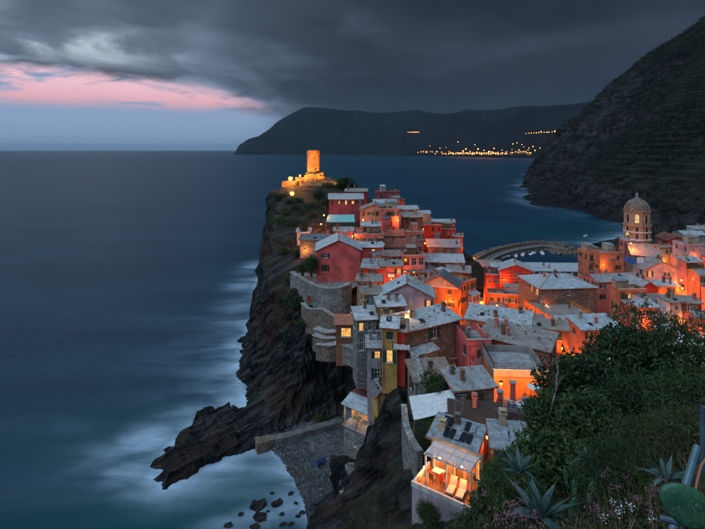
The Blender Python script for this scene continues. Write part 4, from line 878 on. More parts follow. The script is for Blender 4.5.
def annexes(H, root):
    """lean-tos, roof huts and balconies with washing that crowd the fronts, plus wall lanterns added for glow"""
    op = H['op']; Wd, D, h = H['W'], H['D'], H['h']; rs = random.Random(H['label']); cols = ('rose', 'salmon', 'cream', 'brown', 'grey', 'pink', 'beige', 'lilac')
    if H['Y'] < 185 and not op.get('noannex') and rs.random() < .62 and Wd > 5 and not op.get('stripes'):
        w_, d_, hh = rs.uniform(.28, .45)*Wd, rs.uniform(1.2, 2.4), h-rs.uniform(1.6, 3.4); x = rs.choice((-1, 1))*(Wd/2-w_/2-rs.uniform(.1, .8))
        if hh > 2.5:
            m = MB(); m.box((x, -d_/2-.01, hh/2-2), (w_, d_, hh+4)); m.build('annex_wall', 'plaster_'+rs.choice(cols), root)
            r_ = MB(); r_.slab((x-w_/2-.2, -d_-.3, hh+.12), (x+w_/2+.2, -d_-.3, hh+.12), (x+w_/2+.2, -.02, hh+.12+.28*d_), (x-w_/2-.2, -.02, hh+.12+.28*d_), 6, 4, .12, .04); r_.build('annex_roof', rs.choice(('slate', 'slate', 'slate_warm', 'slate_dark', 'tile_red')), root)
            add_window(root, x, -d_-.012, hh-1.2, 0, .8, 1.1, 'pane_lit' if rs.random() < .14 else None, 'shutter_green' if H['Y'] < 150 else None)
    if H['roof'] == 'flat' and not op.get('nohut') and D > 4 and rs.random() < .75:
        w_, d_ = rs.uniform(1.8, .45*Wd+1), rs.uniform(1.6, D*.5); x, y = rs.uniform(-.25, .25)*Wd, D-d_/2-.3; m = MB(); m.box((x, y, h+1.0), (w_, d_, 2.1)); m.build('roof_hut', 'plaster_'+rs.choice(cols), root)
        r_ = MB(); r_.slab((x-w_/2-.15, y-d_/2-.2, h+2.12), (x+w_/2+.15, y-d_/2-.2, h+2.12), (x+w_/2+.15, y+d_/2+.1, h+2.5), (x-w_/2-.15, y+d_/2+.1, h+2.5), 4, 4, .1, .03); r_.build('hut_roof', rs.choice(('slate', 'slate_warm', 'sheet_metal')), root)
        for k in range(rs.randint(1, 4)):
            xx, yy = rs.uniform(-.4, .4)*Wd, rs.uniform(.5, 1.4); pm = MB(); pm.lathe((xx, yy, h), [(.2, 0), (.28, .45), (.22, .45), (.18, .4)], 8); pm.build('flower_pot', 'terracotta', root)
            cc = rng.normal(0, .22, (70, 3))+np.array([xx, yy, h+.75]); V, Fq = leafquads(cc, .13); link('foliage', npmesh('foliage', V, Fq, 'leaf', {'shade': np.repeat(rng.random(70), 4)}, False), root)
    if H['Y'] < 165 and not op.get('noannex') and rs.random() < .5 and h > 5 and not op.get('balc') and op.get('rows', 1) > 0:
        w_ = rs.uniform(1.6, 2.6); x = rs.uniform(-.3, .3)*(Wd-w_); z = h-2.15; MB().box((x, -.45, z-.2), (w_, .9, .14)).build('balcony', 'concrete', root); railing(root, [(x-w_/2+.05, -.85, 0), (x+w_/2-.05, -.85, 0)], .9, z-.13)
        if rs.random() < .6:
            m = MB(); xx = x-w_/2+.2
            while xx < x+w_/2-.3: ww_ = rs.uniform(.25, .5); m.box((xx+ww_/2, -.9, z+.25-rs.uniform(0, .2)), (ww_*.9, .03, rs.uniform(.5, .8)), 0, rs.uniform(-.05, .05)); xx += ww_
            m.build('laundry', rs.choice(('plastic_white', 'canvas', 'plastic_blue', 'petal_pink')), root)
    if H['Y'] > 84 and (H['X'] > 3 or H['Y'] > 130) and rs.random() < .68:  # lanterns added at random to spread orange glow over the fronts
        x = rs.choice((-1, 1))*Wd*rs.uniform(.3, .46); z = max(2.2, h-rs.uniform(2.8, 4.2)); m = MB(); m.tube([(x, -.02, z+.25), (x, -.7, z+.3), (x, -.75, z+.12)], .03, 5); m.build('glow_lantern_bracket', 'iron', root); g = MB(); g.lathe((x, -.75, z), [(.02, -.14), (.1, -.08), (.13, .06), (.03, .14)], 8); g.build('lantern', 'bulb', root)
        lamp_light(root, (x-.1*(1 if x > 0 else -1), -1.25, z-.1), rs.uniform(120, 620)*(.85 if H['X'] < 30 else 1.15), (1, rs.choice((.17, .20, .27, .33)), .022), .12)
for H in HOUSES: build_house(H)

# ------------------------------------------------------------------ castle on the point
def build_castle():
    x, y, z = P(313.3, 184, 210); zt = CZ-.2; r = 5.6/2
    t = thing('castle', 'floodlit stone castle keep on the top of the headland', 'castle', (x, y, z))
    H = zt-z; m = MB(); n = 20
    m.lathe((0, 0, -4), [(r*1.12, 0), (r*1.06, 4), (r*1.0, 10), (r*.985, H+2.4), (r*1.06, H+2.6), (r*1.06, H+3.1), (r*1.02, H+3.12), (r*1.02, H+4), (r*.85, H+4), (r*.85, H+3.2), (.1, H+3.2)], n); m.build('keep', 'stone_castle', t)
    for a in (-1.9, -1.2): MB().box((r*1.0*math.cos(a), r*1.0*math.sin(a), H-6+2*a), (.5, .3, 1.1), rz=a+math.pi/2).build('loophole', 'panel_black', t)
    def wallseg(x0, x1, y0, zt0, zt1, th=1.2, name='rampart'):
        m = MB(); k = max(3, int(abs(x1-x0)/.9)); pts = []
        for i in range(k+1):
            u = i/k; pts.append((x0+(x1-x0)*u, zt0+(zt1-zt0)*u+random.uniform(-.35, .35)))
        for (xa, za), (xb, zb) in zip(pts, pts[1:]):
            m.prism([(xa, y0, -5), (xb, y0, -5), (xb, y0+th, -5), (xa, y0+th, -5)], [(xa, y0, za), (xb, y0, za), (xb, y0+th, za), (xa, y0+th, za)])
        m.build(name, 'stone_castle', t)
    k = 210/F
    wallseg(-8*k, 4*k, -4.6, 4.4, 4.8); wallseg(4.05*k, 12*k, -4.4, 4.6, 2.6); wallseg(-17*k, -8.1*k, -3.2, 3.0, 3.4); wallseg(-30*k, -17.1*k, -3.6, 1.4, 2.0); wallseg(-12*k, 15*k, -8.2, 1.3, 1.4); wallseg(12.1*k, 26*k, -6.2, 1.9, 1.2); wallseg(10*k, 24*k, -2, 3.1, 1.9)
    m = MB(); m.box((.8, 1.2, 1.6), (8.0, 8.0, 7)); m.build('bastion', 'stone_castle', t)
    return t
build_castle()
def build_church():
    x, y, z = P(637, 262, 172); t = thing('church_tower', 'octagonal church bell tower with ribbed dome and lit arches', 'church tower', (x, y, 4), R(14)); k = 172/F
    def Z(py): return CZ-(py-HY)*k-4
    a0 = math.pi/8; r = 12.2*k/math.cos(a0)*.93
    w = MB(); w.lathe((0, 0, 0), [(r, -3), (r, Z(226)), (r*1.06, Z(226)), (r*1.10, Z(224.5)), (r*1.10, Z(223.6)), (r*.96, Z(223.5)), (r*.96, Z(211.5)), (r*1.03, Z(211.2)), (r*1.06, Z(210.0)), (r*.97, Z(209.8)), (.1, Z(209.8))], 8, a0); w.build('wall', 'plaster_beige', t)
    MB().lathe((0, 0, 0), [(r*1.04, Z(239)), (r*1.08, Z(238.6)), (r*1.08, Z(237.8)), (r*1.02, Z(237.4))], 8, a0).build('cornice', 'trim', t)
    MB().lathe((0, 0, 0), [(r*1.04, Z(231.5)), (r*1.07, Z(231.2)), (r*1.07, Z(230.6)), (r*1.02, Z(230.2))], 8, a0).build('cornice', 'trim', t)
    d = MB(); pr = [(r*.95*math.cos(q), Z(209.9)+(Z(199.2)-Z(209.9))*math.sin(q)) for q in np.linspace(0, 1.45, 9)]; d.lathe((0, 0, 0), pr, 16, a0); dome = d.build('dome', 'stone_brown', t, False)
    for q in range(8):
        a = a0+q*math.pi/4; MB().tube([(rr*1.01*math.cos(a), rr*1.01*math.sin(a), zz) for rr, zz in pr], .16, 5).build('rib', 'stone_pale', dome)
    MB().lathe((0, 0, Z(199.4)), [(.9, 0), (.8, .5), (.55, .6), (.5, 1.6), (.65, 1.7), (.4, 2.0), (.1, 2.4), (.06, 3.2)], 8).build('lantern', 'stone_pale', t)
    for q in range(8):
        a = q*math.pi/4; fx, fy = math.cos(a), math.sin(a)
        if fy > .8: continue
        for top, bot, R_, lit in ((213.2, 221.5, r*.96*math.cos(a0), -.8 < fx < -.6), (231.5, 238, r*math.cos(a0), fx < -.9), (225.5, 230, r*math.cos(a0), False)):
            zt, zb = Z(top), Z(bot); ww_ = .62 if R_ else .5; m = MB(); f2 = MB(); n = 8
            side = Vector((-fy, fx, 0)); c = Vector((fx, fy, 0))*(R_+.02)
            ring = [c+side*ww_*1.0+Vector((0, 0, zb)), c+side*ww_+Vector((0, 0, zt-ww_))]+[c+side*ww_*math.cos(p)+Vector((0, 0, zt-ww_+ww_*math.sin(p))) for p in np.linspace(0, math.pi, n)[1:-1]]+[c-side*ww_+Vector((0, 0, zt-ww_)), c-side*ww_+Vector((0, 0, zb))]
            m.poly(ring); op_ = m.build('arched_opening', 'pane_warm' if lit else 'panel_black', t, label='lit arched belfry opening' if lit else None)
            f2.tube([p+Vector((fx, fy, 0))*.03 for p in ring], .09, 5); f2.build('arch_surround', 'trim', op_)
    return t
build_church()

# ------------------------------------------------------------------ lamps (all but the added third castle lamp are lit in the photograph or light the lanes it shows)
LK = 4.4
def street_lamp(loc, energy, label, post=3.6, col=(1, .20, .022), glob=.2, bulb='bulb', group=None):
    x, y, z = loc; t = thing('street_lamp', label, 'street lamp', (x, y, z-post), group=group)
    MB().tube([(0, 0, 0), (0, 0, post*.3), (0, 0, post-.25)], .07, 6, .045).build('post', 'iron', t); MB().lathe((0, 0, post-.32), [(.03, 0), (.11, .05), (.13, .12)], 8).build('collar', 'iron', t)
    MB().lathe((0, 0, post), [(.02, -glob), (glob*.7, -glob*.7), (glob, 0), (glob*.7, glob*.7), (.02, glob)], 10).build('globe', bulb, t, True)
    MB().lathe((0, 0, post+glob*.8), [(glob*1.5, 0), (glob*1.1, .06), (.03, .2)], 8).build('hood', 'iron', t)
    lamp_light(t, (0, 0, post-glob-.12), energy*LK, col); return t
def floodlight(loc, target, energy, label, angle=80):
    t = thing('floodlight', label, 'floodlight', loc); d = (Vector(target)-Vector(loc)).normalized()
    MB().box((0, 0, -.25), (.1, .1, .5)).build('stand', 'iron', t); q = d.to_track_quat('-Z', 'Y')
    b = MB(); b.box((0, 0, .12), (.5, .36, .22)); ho = b.build('housing', 'iron', t); ho.rotation_mode = 'QUATERNION'; ho.rotation_quaternion = q
    g = MB(); g.box((0, 0, -.005), (.42, .28, .02)); go = g.build('lens', 'bulb_soft', ho)
    l = bpy.data.lights.new('flood_beam', 'SPOT'); l.energy = energy; l.color = (1, .27, .016); l.spot_size = R(angle); l.spot_blend = .9; l.shadow_soft_size = .2; o = bpy.data.objects.new('flood_beam', l); COL.objects.link(o); o.parent = t; o.rotation_mode = 'QUATERNION'; o.rotation_quaternion = q; o.location = d*.12
cx_, cy__, cz_ = P(313.3, 184, 210)
for dx, dy, e, lb in ((-5.5, -13, 26000, 'floodlight aimed up at the left of the castle keep'), (5.5, -13, 34000, 'floodlight aimed up at the right of the castle keep'), (11, -11.5, 3600, 'floodlight low beside the right castle rampart'), (-11, -11.5, 4200, 'floodlight low beside the left castle rampart')):
    floodlight((cx_+dx, cy__+dy, cz_+.9), (cx_+dx*.12, cy__, cz_+(11 if abs(dx) < 8 else 4)), e, lb, 62 if abs(dx) < 8 else 95)
street_lamp(P(290.5, 178.5, 201), 1500, 'dazzling lamp on the cliff edge left of the castle', 2.4, (1, .34, .04), .95)
street_lamp(P(300, 175.5, 203), 600, 'third lamp added beside the castle keep to widen the lamp glow', 2.0, (1, .34, .04), .4)  # extra lamp, added to enlarge the glow left of the keep
street_lamp(P(292, 193.5, 192), 520, 'lower lamp on the rock under the castle lamp', 2.6, (1, .34, .04), .9)
LP = [(324, 215, 153, 520, 'yellow lamp on the lane above the teal canopy'), (321, 224, 151, 420, 'yellow lamp on the lane beside the teal canopy'), (352.5, 236, 134.5, 420, 'lamp in the narrow lane above the big pink house'),
      (302, 238, 142, 260, 'lamp among shrubs by the whitewashed hut'), (423, 229, 164, 520, 'lamp on the glowing stair of the ridge'), (425, 243, 158, 420, 'lamp on the stair foot under the red houses'), (363, 220, 148, 220, 'lamp in the loggia under the cream gable'),
      (466, 256, 236, 1500, 'yellow lamp at the root of the breakwater'), (474, 258, 226, 700, 'lamp on the quay before the square'), (479, 296, 160, 1500, 'lamp in the middle of the square'), (474, 283, 178, 900, 'lamp at the seaward side of the square'),
      (414, 272, 118, 160, 'lamp under the arches of the mauve loggia'), (391, 279, 106, 260, 'lamp in the lane before the rosy house'), (446, 301, 109, 700, 'lamp in the lane under the orange gabled front'), (470, 303, 116, 700, 'lamp on the corner of the orange street house'), (497, 305, 133, 700, 'lamp under the orange lit row'), (631, 243, 160, 900, 'lamp at the foot of the church tower'), (424, 303, 104, 160, 'lamp beside the lilac house wall')]
for px_, py_, Y_, e, lb in LP: street_lamp(P(px_, py_, Y_), e, lb, 3.4, glob=.24 if Y_ > 130 else .16)
for X_, Y_, Z_, e, lb in ((38.5, 140, 12, 1700, 'street lamp where the main street leaves the square'), (36, 127, 13, 1500, 'street lamp before the orange gabled house'), (43.5, 117.5, 14, 1900, 'street lamp before the big hipped house'), (39, 106, 13.5, 1400, 'street lamp behind the long speckled roof'), (46.5, 101, 15, 1300, 'street lamp beside the dark brick house'), (47, 92, 15, 1100, 'street lamp at the bushes end of the main street'), (57, 104, 14, 900, 'street lamp before the rosy corner house'), (62, 92, 16, 700, 'street lamp below the flowering bushes'),
                          (72, 122, 15, 500, 'lamp in the court below the slate roofed house'), (78, 112, 17, 420, 'lamp before the lit loggia'), (84, 121, 17, 700, 'lamp before the orange lit house'), (91, 132, 19, 900, 'lamp at the top of the bright alley'), (60, 146, 14, 600, 'lamp in the lane beside the salmon house')):
    street_lamp((X_, Y_, Z_), e, lb, 4.2)
for px_, py_, Y_, e, lb in ((681.5, 280, 127, 420, 'upper bright lamp on the alley wall'), (682.5, 288, 125, 420, 'lower bright lamp on the alley wall'), (684, 262, 136, 420, 'lamp high in the bright alley')): street_lamp(P(px_, py_, Y_), e, lb, 3.0, glob=.26)
street_lamp(P(501, 383, 59.5), 520, 'lamp under the long grey roof terrace', 3.0, (1, .30, .06)); street_lamp(P(531, 384, 59), 420, 'lamp by the tanks on the patio', 2.6, (1, .30, .06), .12)
street_lamp(P(487, 436, 47.2), 130, 'lamp at the door beneath the plank roof', 2.2, (1, .32, .07), .1)
street_lamp(P(468, 343, 80), 160, 'lamp in the gap behind the patio house', 3.0)

# ------------------------------------------------------------------ square, quay, breakwater and boats
def strip(name, pts, w, mat, th=.0, kind='structure', zoff=0.):
    m = MB(); pts = [Vector(p) for p in pts]; l = []; r_ = []
    for i, p in enumerate(pts):
        d = pts[min(i+1, len(pts)-1)]-pts[max(i-1, 0)]; d.z = 0; d.normalize(); s = Vector((-d.y, d.x, 0)); l.append(p+s*w/2); r_.append(p-s*w/2)
    for i in range(len(pts)-1):
        if th: m.prism([r_[i]-Vector((0, 0, th)), r_[i+1]-Vector((0, 0, th)), l[i+1]-Vector((0, 0, th)), l[i]-Vector((0, 0, th))], [r_[i], r_[i+1], l[i+1], l[i]])
        else: m.quad(r_[i], r_[i+1], l[i+1], l[i])
    return m.build(name, mat, kind=kind)
strip('street', [(60, 238, 4.2), (60, 215, 4.6), (56, 190, 6.0), (46, 163, 8.0), (39, 145, 8.8), (38, 130, 9.6), (42, 118, 10.4), (47, 104, 11.4), (50, 94, 12.4), (54, 84, 13.5)], 9, 'paving', 1.5)
m = MB(); m.poly([(50, 182, 5.4), (72, 182, 5.4), (78, 205, 5.0), (74, 238, 4.4), (52, 240, 4.4), (49, 205, 5.0)]); m.build('square', 'paving', kind='structure')
strip('quay', [(56, 228, 3.9), (68, 224, 3.9), (86, 213, 3.9), (104, 212, 3.9)], 8, 'concrete', 4)
def smooth(pts, k=6):
    out = []; n = len(pts)
    for i in range(n-1):
        p0, p1, p2, p3 = [Vector(pts[min(max(j, 0), n-1)]) for j in (i-1, i, i+1, i+2)]
        for q in range(k): t = q/k; out.append(.5*((2*p1)+(p2-p0)*t+(2*p0-5*p1+4*p2-p3)*t*t+(3*p1-p0-3*p2+p3)*t**3))
    out.append(Vector(pts[-1])); return out
def build_breakwater():
    deck = smooth([(*S(477, 268, 3), 3), (*S(487, 259, 3), 3), (*S(504, 251.5, 3), 3), (*S(528, 246.5, 3), 3), (*S(548, 245, 3), 3), (*S(562, 248.5, 3), 3)])
    t = thing('breakwater', 'curved stone breakwater with quay road sheltering the harbour', 'breakwater', (0, 0, 0))
    m = MB(); n = len(deck)
    def off(i, d): a = deck[min(i+1, n-1)]-deck[max(i-1, 0)]; a.z = 0; a.normalize(); return deck[i]+Vector((-a.y, a.x, 0))*d
    def seg(m, d0, d1, z0, z1):
        for i in range(n-1):
            q = [off(i, d0), off(i+1, d0), off(i+1, d1), off(i, d1)]; m.prism([(p.x, p.y, z0) for p in q], [(p.x, p.y, z1) for p in q])
    m = MB(); seg(m, -2.2, 2.2, -5, 2.9); m.build('quay_deck', 'mossy_concrete', t); m = MB(); seg(m, 2.2, 3.8, -5, 4.6); m.build('sea_wall', 'stone_brown', t); m = MB(); seg(m, -2.5, -1.9, 2.6, 3.1); m.build('kerb', 'stone_pale', t)
    m = MB(); seg(m, 3.8, 5.6, -5, 3.5); m.build('lower_ledge', 'mossy_concrete', t)
    for i in range(220):
        pass
    m = MB()
    for _ in range(520):
        i = random.randrange(n); d = 5.0+abs(random.gauss(0, 3.2)); p = off(i, d)+Vector((random.uniform(-2, 2), 0, 0)); s = random.uniform(.9, 2.2); m.box((p.x, p.y, max(.2, 3.4-(d-5)*.5)), (s*1.3, s, s*.9), random.uniform(0, 3), random.uniform(-.5, .5), random.uniform(-.5, .5), taper=random.uniform(.5, .9))
    for _ in range(420):
        i = random.randrange(n); p = off(i, random.choice((random.uniform(2.2, 3.8), random.uniform(3.6, 6.5), -random.uniform(2.4, 3.4)))); hh = (p-deck[i]).length; s = random.uniform(.5, 1.1); up = 4.7 if 2.2 < (p-off(i, 0)).dot((off(i, 1)-off(i, 0))) < 3.8 else (3.4 if (p-off(i, 0)).dot((off(i, 1)-off(i, 0))) > 0 else .6); m.box((p.x, p.y, up), (s*1.3, s, s*.8), random.uniform(0, 3), random.uniform(-.4, .4), random.uniform(-.4, .4), taper=.7)
    e = deck[-1]
    for _ in range(130):
        a = random.uniform(0, 6.28); d = random.uniform(0, 6); s = random.uniform(.9, 2.2); m.box((e.x+d*math.cos(a)*1.3+2, e.y+d*math.sin(a)+2, max(.3, 3-d*.45)), (s*1.3, s, s*.9), a, random.uniform(-.5, .5), random.uniform(-.5, .5), taper=.7)
    for _ in range(160):
        p = deck[0]+Vector((random.uniform(-14, 6), random.uniform(2, 16), 0)); s = random.uniform(.8, 1.9); m.box((p.x, p.y, random.uniform(.5, 2.6)), (s*1.3, s, s*.9), random.uniform(0, 3), random.uniform(-.5, .5), random.uniform(-.5, .5), taper=.7)
    m.build('armour_stones', 'stone_brown', t, kind='stuff')
build_breakwater()
def boat(px, py, yaw, label, L=5.2, hull='boat_white', cover='plastic_white', cabin=True, z=0.0, Yfix=None):
    x, y = S(px, py, z); t = thing('motor_boat' if cabin else 'rowing_boat', label, 'boat', (x, y, z-.05), R(yaw)); m = MB(); n = 8; rings = []
    for i in range(n+1):
        u = i/n; xx = (u-.5)*L; w = L*.19*min(1, (1-u)*2.6+.04)**.6*(.86+.14*min(1, u*4)); sh = .62+.25*u*u
        rings.append([(xx, -w, sh), (xx, -w*.8, .12), (xx, 0, -.25+.2*u**3), (xx, w*.8, .12), (xx, w, sh)])
    for a, b in zip(rings, rings[1:]):
        for k in range(4): m.quad(a[k], b[k], b[k+1], a[k+1])
    m.poly(rings[0]); m.build('hull', hull, t, True)
    d = MB()
    for a, b in zip(rings, rings[1:]): d.quad(*(Vector(q)-Vector((0, 0, .08)) for q in (a[4], b[4], b[0], a[0])))
    d.build('deck', cover, t); g = MB(); g.tube([r_[0] for r_ in rings], .05, 4); g.tube([r_[4] for r_ in rings], .05, 4); g.build('gunwale', 'plastic_blue' if not cabin else 'wood', t)
    if cabin:
        c = MB(); c.box((L*.06, 0, .95), (L*.34, L*.22, .8), taper=.78); cc = c.build('cabin', 'boat_white', t); v = MB(); v.box((L*.06, 0, 1.0), (L*.325, L*.215, .28), taper=.86); v.build('cabin_window', 'pane_dark', cc)
    else:
        for u in (-.18, .12): s = MB(); s.box((u*L, 0, .5), (.3, L*.3, .06)); s.build('thwart', 'wood', t)
boat(516, 256.4, 70, 'white boat moored first along the inside of the breakwater'); boat(523, 255.2, 62, 'white boat moored second along the inside of the breakwater', 5.6); boat(533, 254.2, 40, 'larger white cabin boat moored under the breakwater bend', 6.6); boat(542, 253.6, 75, 'white cabin boat moored outermost behind the breakwater', 6.2); boat(586, 236.5, 30, 'tiny lone boat out on the water by the rocks', 4.5)
for i, (px_, py_, c) in enumerate(((496, 259.5, 'red hulled boat drawn up on the harbour ramp'), (502, 258.5, 'blue hulled boat drawn up on the harbour ramp'), (507, 257, 'white rowing boat drawn up at the ramp end'))): boat(px_, py_, 20, c, 5.0, ('plastic_red', 'plastic_blue', 'boat_white')[i], 'canvas', False, .6)

# ------------------------------------------------------------------ boulders in the shallows
def boulder(px, py, s, label, group=None, z=.1, mat='rock', flat=.42):
    x, y = S(px, py, z); n = 10; me = MB(); V = []
    for j in range(6):
        ph = -math.pi/2+math.pi*(j+.5)/6
        for i in range(n): a = 2*math.pi*i/n; V.append((math.cos(a)*math.cos(ph), math.sin(a)*math.cos(ph), math.sin(ph)))
    V = np.array(V); d = 1+.75*fbm(V*1.9+random.uniform(0, 90), 4, 7, .6); V = V*d[:, None]*np.array([s*1.35, s, s*flat]); Fq = []
    for j in range(5):
        for i in range(n): Fq.append((j*n+i, j*n+(i+1) % n, (j+1)*n+(i+1) % n, (j+1)*n+i))
    m = MB(); m.v = [tuple(v) for v in V]; m.f = Fq+[tuple(range(n-1, -1, -1)), tuple(5*n+i for i in range(n))]
    m.build('boulder', mat, loc=(x, y, z), rz=random.uniform(-.5, .8), label=label, cat='boulder', group=group)
for px_, py_, s, lb in ((258, 505, 1.15, 'long reddish boulder in the foaming shallows of the cove'), (277, 503, .75, 'dark upright boulder beside the long reddish boulder'), (260, 517, .95, 'flat dark boulder seaward of the long reddish one'), (246, 352, 1.6, 'black rock awash at the foot of the cliff'), (244, 340, 1.9, 'larger black rock at the cliff foot below the pink house'), (163, 463, 1.7, 'outlying wet rock by the tip of the spit')): boulder(px_, py_, s, lb)
for px_, py_, s in ((272, 493, .35), (291, 493, .4), (241, 514, .4), (228, 525, .55), (255, 526, .6), (282, 514, .35), (283, 524, .45), (291, 524, .4), (298, 516, .35), (302, 512, .4), (268, 511, .25), (296, 503, .3)): boulder(px_, py_, s, 'small dark stone standing in the foam of the cove', 'small stones in the shallow foam')

def pebbles():
    m = MB(); n = 1500; q = np.c_[rng.uniform(-22, 6, n*4), rng.uniform(74, 106, n*4)]; q = q[polydist(q, BEACH) > .3][:n]; z = ground(q)
    for (x, y), zz in zip(q, z): s = random.uniform(.08, .24)*random.choice((1, 1, 1, 2.0)); m.box((x, y, zz+s*.1), (s*1.4, s, s*.6), random.uniform(0, 3), random.uniform(-.3, .3), random.uniform(-.3, .3), taper=random.uniform(.5, .8))
    m.build('beach_stones', 'shingle', kind='stuff', label='loose grey stones strewn over the cove beach', cat='stones')
pebbles()
# ------------------------------------------------------------------ walls, paths and shelves on the cliff
def wall_run(name, pts, th, zb, mat, label, cat='wall', cap=None):
    t = thing(name, label, cat, (pts[0][0], pts[0][1], 0)); o = Vector((pts[0][0], pts[0][1], 0)); m = MB(); c = MB(); ps = [Vector(p)-o for p in pts]
    nr = []
    for i in range(len(ps)):
        d = ps[min(i+1, len(ps)-1)]-ps[max(i-1, 0)]; d.z = 0; d.normalize(); nr.append(Vector((-d.y, d.x, 0))*th/2)
    for i in range(len(ps)-1):
        a, b = ps[i], ps[i+1]; na, nb = nr[i], nr[i+1]; za = Vector((0, 0, zb)); q = [a-na, b-nb, b+nb, a+na]
        m.prism([p-za for p in q], q); c.prism([p+Vector((0, 0, .001)) for p in (a-na*1.25, b-nb*1.25, b+nb*1.25, a+na*1.25)], [p+Vector((0, 0, .16)) for p in (a-na*1.25, b-nb*1.25, b+nb*1.25, a+na*1.25)])
    m.build('masonry', mat, t)
    if cap: c.build('coping', cap, t)
    return t
bast = smooth([P(292, 272, 119), P(303, 279, 114), P(315, 285, 110), P(328, 288.5, 107), P(341, 287, 106), P(350, 283, 108)], 4)
wall_run('retaining_wall', bast, 1.0, 9.5, 'stone', 'curved stone bastion wall carrying the pink house garden', cap='stone_pale')
m = MB(); gz = P(335, 284, 112)[2]-.3; m.poly([(q.x, q.y+.2, gz) for q in bast]+[(4, 118, gz), (-14, 124, gz)]); m.build('garden_terrace', 'paving', kind='structure')
path = smooth([P(303, 303, 110.5), P(309, 309, 107), P(322, 309, 104.5), P(329, 313, 103), P(338, 318, 101), P(348, 320, 99)], 3)
wall_run('path_wall', path, .9, 5.5, 'stone_brown', 'low stepped path wall below the bastion', cap='stone_pale')
for i, (a, b, Y0, lb) in enumerate((((316, 328), (336, 331), 100, 'uppermost curved brown terrace wall on the cliff'), ((315, 334), (335, 337), 98.5, 'middle brown terrace wall on the cliff'), ((318, 343), (341, 342), 97, 'lowest brown terrace wall jutting above the cove'))):
    wall_run('terrace_wall', smooth([P(a[0], a[1], Y0), P((a[0]+b[0])/2, (a[1]+b[1])/2+2, Y0-1.2), P(b[0], b[1], Y0-.3)], 3), 1.6, 3.2, 'stone_brown', lb, cap='concrete')
wall_run('terrace_wall', smooth([P(345, 343, 91), P(356, 347, 88.5), P(366, 352, 86)], 2), 2.0, 3.5, 'stone', 'grey terrace ledge before the hut with the orange opening', cap='concrete')
wall_run('beach_walkway', [(*S(268, 438, 1.7), 1.7), (*S(285, 435, 1.8), 1.8), (*S(310, 428, 2.0), 2.0), (*S(342, 419, 2.4), 2.4)], 1.7, 3.5, 'mossy_concrete', 'narrow concrete walkway along the back of the cove', 'walkway')
wall_run('landing_block', [(*S(256, 440, 2.2), 2.2), (*S(264, 439, 2.0), 2.0), (*S(270, 437, 1.8), 1.8)], 2.4, 3.5, 'stone_brown', 'broken brick landing at the seaward end of the walkway', 'landing')
wall_run('garden_wall', smooth([P(404, 405, 58), P(406, 424, 55.5), P(412, 440, 53), P(420, 452, 50.5)], 3), .6, 6, 'stone', 'stone garden wall running down to the pergola', cap='stone_pale')
wall_run('stair_wall', [P(414, 352, 68), P(418, 366, 65), P(423, 382, 62)], 1.0, 4, 'stone_pale', 'pale stair beside the lean-to slate roof', 'stair')
def figure_cloth():
    x, y, z = P(307.5, 303, 109); t = thing('hanging_cloth', 'red cloth hung on a pole by the bastion path', 'cloth', (x, y, z-.2)); MB().tube([(0, 0, 0), (0, 0, 2.0)], .04, 5).build('pole', 'iron', t)
    m = MB(); n = 8
    for i in range(n):
        a, b = i/n, (i+1)/n; f = lambda q: (.05+q*.75, .12*math.sin(q*7), 0)
        p, q = Vector(f(a)), Vector(f(b)); m.prism([p+Vector((0, 0, .5)), q+Vector((0, 0, .45)), q+Vector((0, .03, .45)), p+Vector((0, .03, .5))], [p+Vector((0, 0, 1.9)), q+Vector((0, 0, 1.85)), q+Vector((0, .03, 1.85)), p+Vector((0, .03, 1.9))])
    m.build('cloth', 'plastic_red', t)
figure_cloth()
boat(321, 463, 40, 'small blue dinghy pulled up on the pebble beach', 2.0, 'plastic_blue', 'iron', False, 1.0)
def steps():
    t = thing('stone_stair', 'zigzag stone stair climbing the rock to the glass fronted house', 'stair', P(352, 490, 73)); o = Vector(P(352, 490, 73)); a, b = Vector(P(344, 492, 74)), Vector(P(354, 462, 77))
    for k in range(16):
        p = a.lerp(b, k/16)-o; m = MB(); m.box((p.x+.5*math.sin(k*.8), p.y, p.z-.1), (1.5, .5, .35), .1*math.sin(k)); m.build('step', 'stone_pale', t)
steps()

